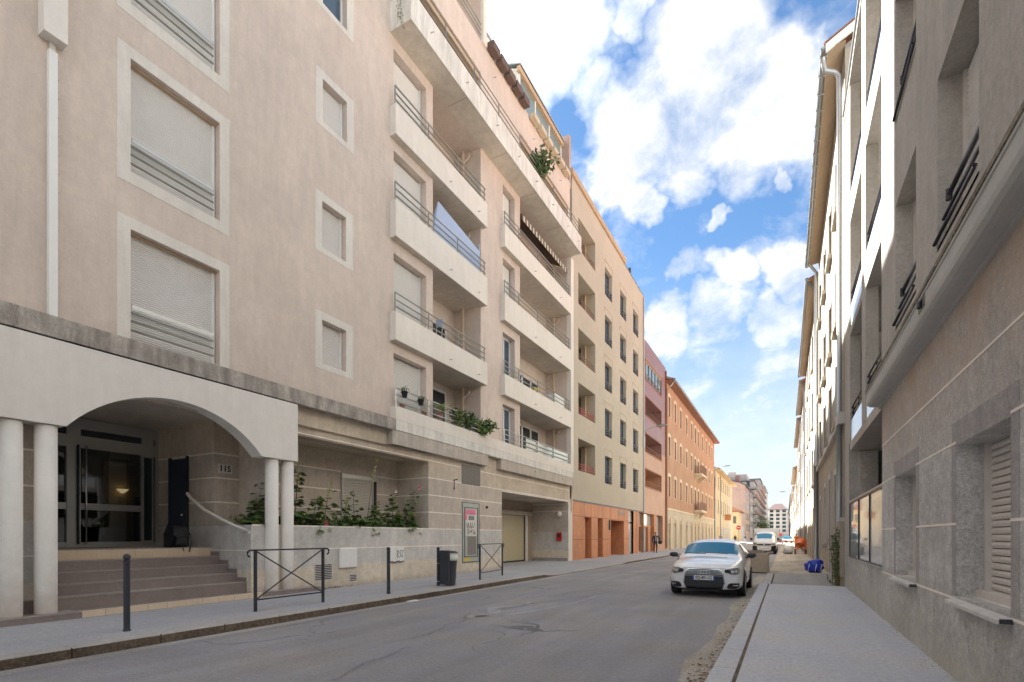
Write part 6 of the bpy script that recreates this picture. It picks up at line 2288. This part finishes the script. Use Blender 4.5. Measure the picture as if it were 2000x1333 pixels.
def person(loc, rot, label, joints, cols, h=1.7, bag=None):
    """joints: dict of name->(x,y,z) relative, skinned into one continuous body"""
    o = empty('person', loc, label, 'person')
    o.rotation_euler = (0, 0, rot)
    J = dict(pel=(0, 0, .93), belly=(0, 0, 1.08), chest=(0, 0, 1.30), neck=(0, 0, 1.47), head=(0, -.015, 1.56), crown=(0, -.01, 1.66),
             ls=(.18, 0, 1.40), le=(.24, .02, 1.13), lw=(.25, -.04, .88), lh=(.25, -.06, .80),
             rs=(-.18, 0, 1.40), re=(-.24, .02, 1.13), rw=(-.25, -.04, .88), rh=(-.25, -.06, .80),
             lhip=(.09, 0, .88), lk=(.10, -.05, .48), la=(.10, .05, .08), lt=(.11, -.10, .03),
             rhip=(-.09, 0, .88), rk=(-.10, .02, .48), ra=(-.10, .10, .08), rt=(-.11, -.04, .03))
    J.update(joints)
    rad = dict(pel=.135, belly=.13, chest=.15, neck=.055, head=.095, crown=.07, ls=.065, le=.048, lw=.034, lh=.04, lhip=.09, lk=.062, la=.042, lt=.035)
    edges = [('pel', 'belly'), ('belly', 'chest'), ('chest', 'neck'), ('neck', 'head'), ('head', 'crown')]
    for s_ in 'lr':
        edges += [('chest', s_ + 's'), (s_ + 's', s_ + 'e'), (s_ + 'e', s_ + 'w'), (s_ + 'w', s_ + 'h'), ('pel', s_ + 'hip'), (s_ + 'hip', s_ + 'k'), (s_ + 'k', s_ + 'a'), (s_ + 'a', s_ + 't')]
    names = list(J)
    me = bpy.data.meshes.new('body')
    me.from_pydata([J[n] for n in names], [(names.index(a), names.index(b2)) for a, b2 in edges], [])
    ob = bpy.data.objects.new('tmp', me)
    COL.objects.link(ob)
    md = ob.modifiers.new('skin', 'SKIN')
    sv = me.skin_vertices[0].data
    for i, n in enumerate(names):
        r_ = rad.get(n, rad.get('l' + n[1:], .06))
        sv[i].radius = (r_, r_ * (.78 if n in ('chest', 'belly', 'pel') else 1))
        sv[i].use_root = n == 'pel'
    ob.modifiers.new('s', 'SUBSURF').render_levels = 2
    ob.modifiers['s'].levels = 2
    dg = bpy.context.evaluated_depsgraph_get()
    dg.update()
    m2 = bpy.data.meshes.new_from_object(ob.evaluated_get(dg))
    bpy.data.objects.remove(ob)
    m2.materials.clear()
    for c in ('skin', cols[0], cols[1], 'black_rubber'):
        m2.materials.append(M[c])
    for p in m2.polygons:
        z, x = p.center.z, abs(p.center.x)
        hand = min((p.center - Vector(J['lh'])).length, (p.center - Vector(J['rh'])).length) < .06
        p.material_index = 3 if z < .09 else (2 if z < .93 and not (x > .17 and z > .7) else (1 if z < 1.475 and not hand else 0))
        p.use_smooth = True
    b_ = bpy.data.objects.new('body', m2)
    COL.objects.link(b_)
    b_.parent = o
    lump('hair', cols[2], o, (J['crown'][0], J['crown'][1] + .02, J['crown'][2] - .01), .095, 2, .05, 2, (1, 1.05, .8))
    return o


pr = person((-9.55, 43.1, .12), R(25), 'person in dark jacket with a bag at the hip, outside the shop window',
            dict(le=(.40, .02, 1.18), lw=(.24, -.10, 1.08), lh=(.19, -.12, 1.05)), ('navy_cloth', 'navy_cloth', 'hair_dark'))
L_('shirt_front', 'grey_cloth', pr, MB().prism([(-.06, -.135, .98), (.06, -.135, .98), (.045, -.15, 1.42), (-.045, -.15, 1.42)], (0, .03, 0)))
hb = lump('shoulder_bag', 'nylon_black', None, (0, 0, 0), .2, 9, .08, 3, (.9, .5, .85))
hb.location = (-9.20, 43.25, 1.0)
tag(hb, 'black bag carried by the person outside the shop window', 'bag')
person((-9.2, 88, .12), R(15), 'person walking on the left pavement, head just above the hatchback roof', {}, ('grey_cloth', 'navy_cloth', 'hair_dark'))
person((.95, 62, .08), R(-20), 'site worker in orange jacket behind the cement mixer', dict(lh=(.3, -.25, 1.0), lw=(.28, -.2, 1.03)), ('hivis', 'hivis', 'hair_dark'))
person((-9.0, 112, .1), R(40), 'distant pedestrian in dark clothes on the left pavement, nearest the no entry sign', {}, ('navy_cloth', 'navy_cloth', 'hair_dark'))
person((-8.4, 131, .1), R(-30), 'distant pedestrian in dark clothes beyond the no entry sign', {}, ('navy_cloth', 'grey_cloth', 'hair_dark'))

# ================================================================== PLANTS


def leaf(mb, p, d, up, L, w, m=0):
    d = d.normalized()
    s_ = d.cross(up)
    if s_.length < .01:
        s_ = Vector((1, 0, 0))
    s_.normalize()
    n = s_.cross(d)
    a, b2, c, e = p, p + d * L * .5 + s_ * w * .5 + n * L * .04, p + d * L - n * L * .12, p + d * L * .5 - s_ * w * .5 + n * L * .04
    mb.quad(a, b2, c, e, m)


def rv(r_, k=1.0):
    return Vector((r_.uniform(-k, k), r_.uniform(-k, k), r_.uniform(-k, k)))


def leafy(name, loc, label, cat, h, spread, nleaf, lsize, seed, mats=('leaf', 'leaf_light'), group=None, lean=(0, 0), stems=3, hang=0, base_w=.1, flat=(1, 1)):
    r_ = random.Random(seed)
    o = empty(name, loc, label, cat, group)
    sm = MB()
    lm = MB()
    for k in range(stems):
        a = r_.uniform(0, 6.28)
        tip = Vector((math.cos(a) * spread * r_.uniform(.3, 1) * flat[0] + lean[0], math.sin(a) * spread * r_.uniform(.3, 1) * flat[1] + lean[1], h * r_.uniform(.65, 1) - hang))
        base = Vector((r_.uniform(-base_w, base_w) * flat[0], r_.uniform(-base_w, base_w) * flat[1], 0))
        mid = base.lerp(tip, .5) + rv(r_, .05) + Vector((0, 0, hang * .8))
        pts = [base, mid, tip]
        sm.tube(pts, .008, 5, r1=.004)
        for q in range(nleaf // stems):
            t = r_.uniform(.08, 1) ** .8
            p = base.lerp(mid, t * 2) if t < .5 else mid.lerp(tip, t * 2 - 1)
            d = rv(r_) + Vector((0, 0, .2 - hang))
            leaf(lm, p + rv(r_, spread * .28), d, rv(r_), lsize * r_.uniform(.6, 1.2), lsize * r_.uniform(.4, .7), 0 if r_.random() < .65 else 1)
    L_('stem', 'stem', o, sm)
    tag(L_('foliage', list(mats), o, lm), kind='stuff')
    return o


def hollyhock(y, x, h, seed, label, lean=0., leafy_to=.6, flowers=(), tall_bud=True, low=1.0):
    r_ = random.Random(seed)
    o = empty('hollyhock', (x, y, 1.66), label, 'plant', 'hollyhocks in the raised planter')
    tip = Vector((r_.uniform(-.05, .1), lean, h))
    P = lambda t: Vector((tip.x * t * t, tip.y * t ** 1.5, tip.z * t))
    L_('stem', 'stem', o, MB().tube([P(k / 8) for k in range(9)], .012, 6, r1=.004))
    lm = MB()
    n = int(46 * low)
    for q in range(n):
        t = r_.random() ** 1.5 * leafy_to
        p = P(t)
        a = r_.uniform(0, 6.28)
        reach = (.27 * (1 - t) + .04) * r_.uniform(.3, 1)
        d = Vector((math.cos(a), math.sin(a), r_.uniform(-.3, .5)))
        pp = p + d * reach
        s_ = (.20 * (1 - t * .75) + .04) * r_.uniform(.8, 1.25)
        # broad lobed leaf made of three blades
        for da in (-.7, 0, .7):
            dd = Vector((math.cos(a + da), math.sin(a + da), d.z - .25))
            leaf(lm, pp, dd, Vector((0, 0, 1)) + rv(r_, .5), s_ * (1 if da == 0 else .8), s_ * .75, 0 if r_.random() < .6 else 1)
    tag(L_('foliage', ['leaf', 'leaf_light'], o, lm), kind='stuff')
    if tall_bud:
        bm_ = MB()
        for q in range(26):
            t = r_.uniform(.62, 1)
            p = P(t) + rv(r_, .035)
            bm_.lathe(p, [(.006, -.026), (.022, 0), (.006, .028)], 5)
        tag(L_('buds', 'bud', o, bm_), kind='stuff')
    for (t, mat_, s_) in flowers:
        c = P(t) + Vector((.05, r_.uniform(-.05, .05), 0))
        fm = MB()
        for k in range(6):
            a = k * math.pi / 3
            a2 = a + .9
            fm.poly([c, c + Vector((.03, math.cos(a) * s_, math.sin(a) * s_)), c + Vector((.035, math.cos((a + a2) / 2) * s_ * 1.1, math.sin((a + a2) / 2) * s_ * 1.1)), c + Vector((.03, math.cos(a2) * s_, math.sin(a2) * s_))])
        L_('flower', mat_, o, fm)
    return o


hollyhock(7.75, -11.0, .95, 1, 'dense dark green hollyhock at the left end of the planter, beside the columns', .2, .9, (), False, 1.6)
hollyhock(8.05, -11.2, 1.6, 2, 'hollyhock seen between the two right hand columns', .05, .8, (), True, 1.2)
hollyhock(8.95, -11.1, 1.85, 3, 'tall leafy hollyhock with yellow buds, just right of the columns', .15, .85, ((.2, 'bloom_pink', .035),), True, 1.9)
hollyhock(9.35, -10.95, 1.0, 4, 'short broad leaved hollyhock leaning right, beside the tall budded one', .25, .9, ((.75, 'bloom_pale', .03),), False, 1.6)
hollyhock(9.75, -10.95, 1.45, 5, 'thin hollyhock with one low bright pink flower', .25, .75, ((.13, 'bloom_pink', .075),), True, .6)
hollyhock(10.5, -11.0, .95, 6, 'light green spindly hollyhock before the left edge of the window', .1, .95, (), True, 1.0)
hollyhock(11.0, -11.1, 1.25, 7, 'bushy hollyhock below the niche window shutter', -.05, .9, (), False, .9)
hollyhock(11.35, -10.95, 2.25, 8, 'tallest bare hollyhock stalk rising in front of the niche window', .45, .18, (), True, .8)
hollyhock(12.0, -11.2, 1.0, 9, 'dark leaved low hollyhock right of the niche window centre', .0, .9, (), False, 1.8)
hollyhock(12.5, -11.0, 1.25, 10, 'bushy pale green hollyhock with one pale pink flower on top', .05, .95, ((1.0, 'bloom_pale', .06),), False, 2.2)
hollyhock(12.95, -10.95, 1.45, 12, 'hollyhock leaning right with a pink flower at its tip', .75, .95, ((1.0, 'bloom_pink', .06),), False, 1.8)
hollyhock(13.3, -11.0, .8, 13, 'low hollyhock at the right end of the planter', .1, .9, (), False, 1.6)
r_ = random.Random(5)
gm = MB()
for k in range(1500):
    p = Vector((-11.3 + r_.uniform(-.4, .5), r_.uniform(7.6, 13.4), 1.66 + r_.random() ** 2 * .32))
    leaf(gm, p, rv(r_) + Vector((0, 0, .6)), rv(r_), r_.uniform(.08, .17), r_.uniform(.06, .12), 0 if r_.random() < .7 else 1)
tag(gm.build('ground_cover', ['leaf', 'leaf_light']), 'low leafy ground cover filling the raised planter', 'plants', kind='stuff')

# plants and pots on the lowest balcony
def pot(y, z, r_, h, mat_, label, x=WX + .02, grp='flower pots on the lowest balcony'):
    o = empty('flower_pot', (x, y, z), label, 'flower pot', grp)
    L_('pot', mat_, o, MB().lathe((0, 0, 0), [(r_ * .7, 0), (r_, h), (r_ * 1.08, h), (r_ * 1.08, h + .02)], 14), smooth=True)
    return o


pot(12.5, 5.46, .09, .16, 'terracotta', 'terracotta pot below the left hand hanging pot on the lowest balcony')
pot(13.6, 5.46, .09, .16, 'terracotta', 'terracotta pot at the middle left post of the lowest balcony')
pot(14.45, 5.50, .14, .26, 'terracotta', 'large terracotta pot holding the bright green shrub on the lowest balcony')
pot(12.35, 5.78, .10, .16, 'anthracite', 'black pot hung on the rail at the left end of the lowest balcony', WX + .24)
pot(13.15, 5.72, .10, .16, 'anthracite', 'second black pot hung on the rail of the lowest balcony', WX + .24)
leafy('potted_plant', (WX + .24, 12.35, 5.92), 'small dark plant in the black pot at the left end of the lowest balcony', 'plant', .2, .12, 60, .07, 31, group='plants on the lowest balcony')
leafy('potted_plant', (WX + .24, 13.15, 5.86), 'dark drooping plant in the second black pot of the lowest balcony', 'plant', .15, .14, 60, .08, 32, hang=.05, group='plants on the lowest balcony')
leafy('potted_shrub', (WX + .02, 14.45, 5.74), 'bright yellow green shrub in the large terracotta pot on the lowest balcony', 'plant', .42, .25, 240, .11, 33, ('leaf_light', 'leaf_light'), 'plants on the lowest balcony', stems=6)
leafy('potted_shrub', (WX + .16, 15.35, 5.50), 'olive toned grassy shrub spilling over the middle of the lowest balcony rail', 'plant', .68, .32, 420, .14, 34, ('leaf_vine', 'leaf_light'), 'plants on the lowest balcony', stems=7)
leafy('potted_shrub', (WX + .16, 16.05, 5.48), 'dark green shrub on the lowest balcony, right of the olive one', 'plant', .62, .36, 480, .15, 35, ('leaf', 'leaf_vine'), 'plants on the lowest balcony', stems=7)
leafy('potted_shrub', (WX + .22, 16.75, 5.46), 'wide dark shrub hanging out over the right end of the lowest balcony', 'plant', .55, .48, 560, .16, 36, ('leaf', 'leaf_light'), 'plants on the lowest balcony', stems=8, lean=(.1, .2))
leafy('terrace_shrub', (WX + .72, 20.9, 17.75), 'bushy shrub growing over the parapet of the large upper terrace', 'plant', 1.2, .75, 700, .22, 37, ('leaf', 'leaf_vine'), None, lean=(.2, .5), stems=9)
leafy('trailing_vine', (WX + .45, 11.90, 17.65), 'thin vine hanging down at the left corner of the upper terrace', 'plant', .3, .12, 130, .07, 38, ('leaf_vine', 'leaf'), None, stems=3, hang=1.1)
# things on the balconies
pv = tag(MB().poly([(WX - .25, 14.35, 12.45), (WX - .15, 14.6, 13.25), (WX + .05, 17.0, 12.62), (WX + .05, 17.0, 11.72), (WX - .1, 14.25, 11.9)]).build('privacy_cloth', 'cloth_blue'), 'pale blue cloth sail stretched across the third level balcony', 'cloth')
sol = pv.modifiers.new('solid', 'SOLIDIFY')
sol.thickness = .01
fr_ = tag(bx('cloth_pole', 'cloth_blue', None, WX + .02, WX + .05, 17.02, 17.06, 11.7, 12.9), 'thin blue grey pole at the right end of the cloth sail', 'pole')
cbn = tag(bx('storage_cabinet', 'pvc', None, WX - .55, WX - .02, 24.6, 25.9, 7.62, 8.98, bevel=.02), 'white storage cabinet at the right end of a second column balcony', 'cabinet')
pas = empty('parasol', (WX - .7, 23.6, 7.62), 'folded yellow parasol beside the white storage cabinet', 'parasol')
L_('pole', 'alu', pas, MB().tube([(0, 0, 0), (0, 0, 1.5)], .02, 6))
L_('canopy', 'yellow_paint', pas, MB().tube([(0, -.3, 1.3), (0, .5, 1.5)], .13, 8, r1=.09), smooth=True)
aw = empty('sun_awning', (WX - .2, 23, 16.5), 'striped edge sun awning under the large terrace, second column', 'awning')
MB().quad((WX - .9, 20.65, 16.6), (WX - .9, 26.0, 16.6), (WX + .05, 26.0, 16.1), (WX + .05, 20.65, 16.1)).build('canopy', 'awning_dark', aw)
y = 20.65
k = 0
while y < 26:
    bx('valance_strip', 'awning' if k % 2 else 'awning_dark', aw, WX + .05, WX + .06, y, y + .16, 15.86, 16.12)
    y += .165
    k += 1
tag(bx('orange_curtain', 'orange_cloth', None, WX - .6, WX - .56, 20.62, 21.5, 14.4, 16.2), 'orange curtain behind the awning at the top of the second column', 'curtain')
ds = empty('drying_rack', (WX - .3, 14.6, 7.64), 'pale drying rack standing on the second level balcony', 'rack')
for q in (0, .25):
    L_('leg', 'frame_white', ds, MB().tube([(q, 0, 0), (q, .15, 1.55)], .012, 5))
L_('cloth', 'cloth_blue', ds, MB().box(-.02, .28, .1, .14, 1.25, 1.5))
tbx = empty('balcony_table', (WX - .3, 22.9, 7.62), 'small dark table with chairs behind the second column railing', 'table')
L_('top', 'black_rail', tbx, MB().box(-.3, .3, -.4, .4, .7, .73))
for a, b2 in ((-.25, -.35), (.25, -.35), (-.25, .35), (.25, .35)):
    L_('leg', 'black_rail', tbx, MB().tube([(a, b2, 0), (a, b2, .7)], .015, 5))
# weeds by the pier on the right
wd = leafy('wall_weed', (RX - .12, 17.25, .10), 'tall dry weed climbing the pier beside the grey building corner', 'plant', 1.7, .22, 420, .085, 41, ('leaf_vine', 'leaf'), None, stems=9, flat=(.8, 1.3), base_w=.12)
wd = leafy('wall_weed', (RX - .18, 17.9, .10), 'thin pale weed leaning over the pavement left of the taller weed', 'plant', 1.5, .35, 120, .05, 42, ('leaf_vine', 'bud'), None, stems=9, flat=(.7, 1.3), base_w=.1)
wd = leafy('wall_weed', (RX - .20, 17.0, .10), 'low green weed tuft at the foot of the pier', 'plant', .3, .22, 120, .07, 43, ('leaf', 'leaf_dry'), None, stems=6)
r_ = random.Random(8)
mb = MB()
for k in range(240):
    y = r_.choice((r_.uniform(4, 16.8), r_.gauss(5, 1.2)))
    x = RX - .01 - abs(r_.gauss(0, .05))
    leaf(mb, Vector((x, y, .122)), rv(r_) + Vector((0, 0, .1)), Vector((0, 0, 1)), r_.uniform(.01, .03), .012, r_.choice((0, 1)))
tag(mb.build('litter_debris', ['leaf_dry', 'leaf_vine']), 'fine leaf debris along the foot of the right wall', 'debris', kind='stuff')
mb = MB()
for k in range(150):
    leaf(mb, Vector((WX + .08 + abs(r_.gauss(0, .08)), r_.gauss(9.3, .5), .142)), rv(r_) + Vector((0, 0, .3)), rv(r_), r_.uniform(.03, .08), .02, 0)
tag(mb.build('fallen_leaves', ['leaf_dry']), 'brown dead leaves by the wall grille on the left pavement', 'leaves', kind='stuff')
lt = tag(bx('litter_paper', 'sign_white', None, -7.62, -7.50, 9.15, 9.45, .004, .03, bevel=.008), 'crushed white paper lying against the left kerb', 'litter')


def tree(x, y, h, label, seed):
    r_ = random.Random(seed)
    o = empty('tree', (x, y, .0), label, 'tree', 'street trees far down the left side')
    tr = MB().tube([(0, 0, 0), (.1, 0, h * .35), (0, .1, h * .6)], .22, 8, r1=.12)
    for k in range(7):
        a = r_.uniform(0, 6.28)
        tr.tube([(0, 0, h * r_.uniform(.35, .55)), (math.cos(a) * h * .2, math.sin(a) * h * .2, h * r_.uniform(.65, .85))], .08, 5, r1=.03)
    L_('trunk', 'bark', o, tr)
    lm = MB()
    cs = [(r_.uniform(-.25, .25) * h, r_.uniform(-.25, .25) * h, h * r_.uniform(.5, .9), h * r_.uniform(.1, .18)) for _ in range(14)]
    for c in cs:
        for q in range(150):
            d = rv(r_)
            if d.length > 1:
                continue
            leaf(lm, Vector(c[:3]) + d * c[3], rv(r_), rv(r_), .34, .24, 0 if r_.random() < .5 else 1)
    tag(L_('crown', ['leaf', 'leaf_light'], o, lm), kind='stuff')
    return o


tree(-8.6, 230, 9.5, 'green street tree far left, the nearer of the two', 61)
tree(-8.2, 262, 8.5, 'green street tree far left, the farther of the two', 62)
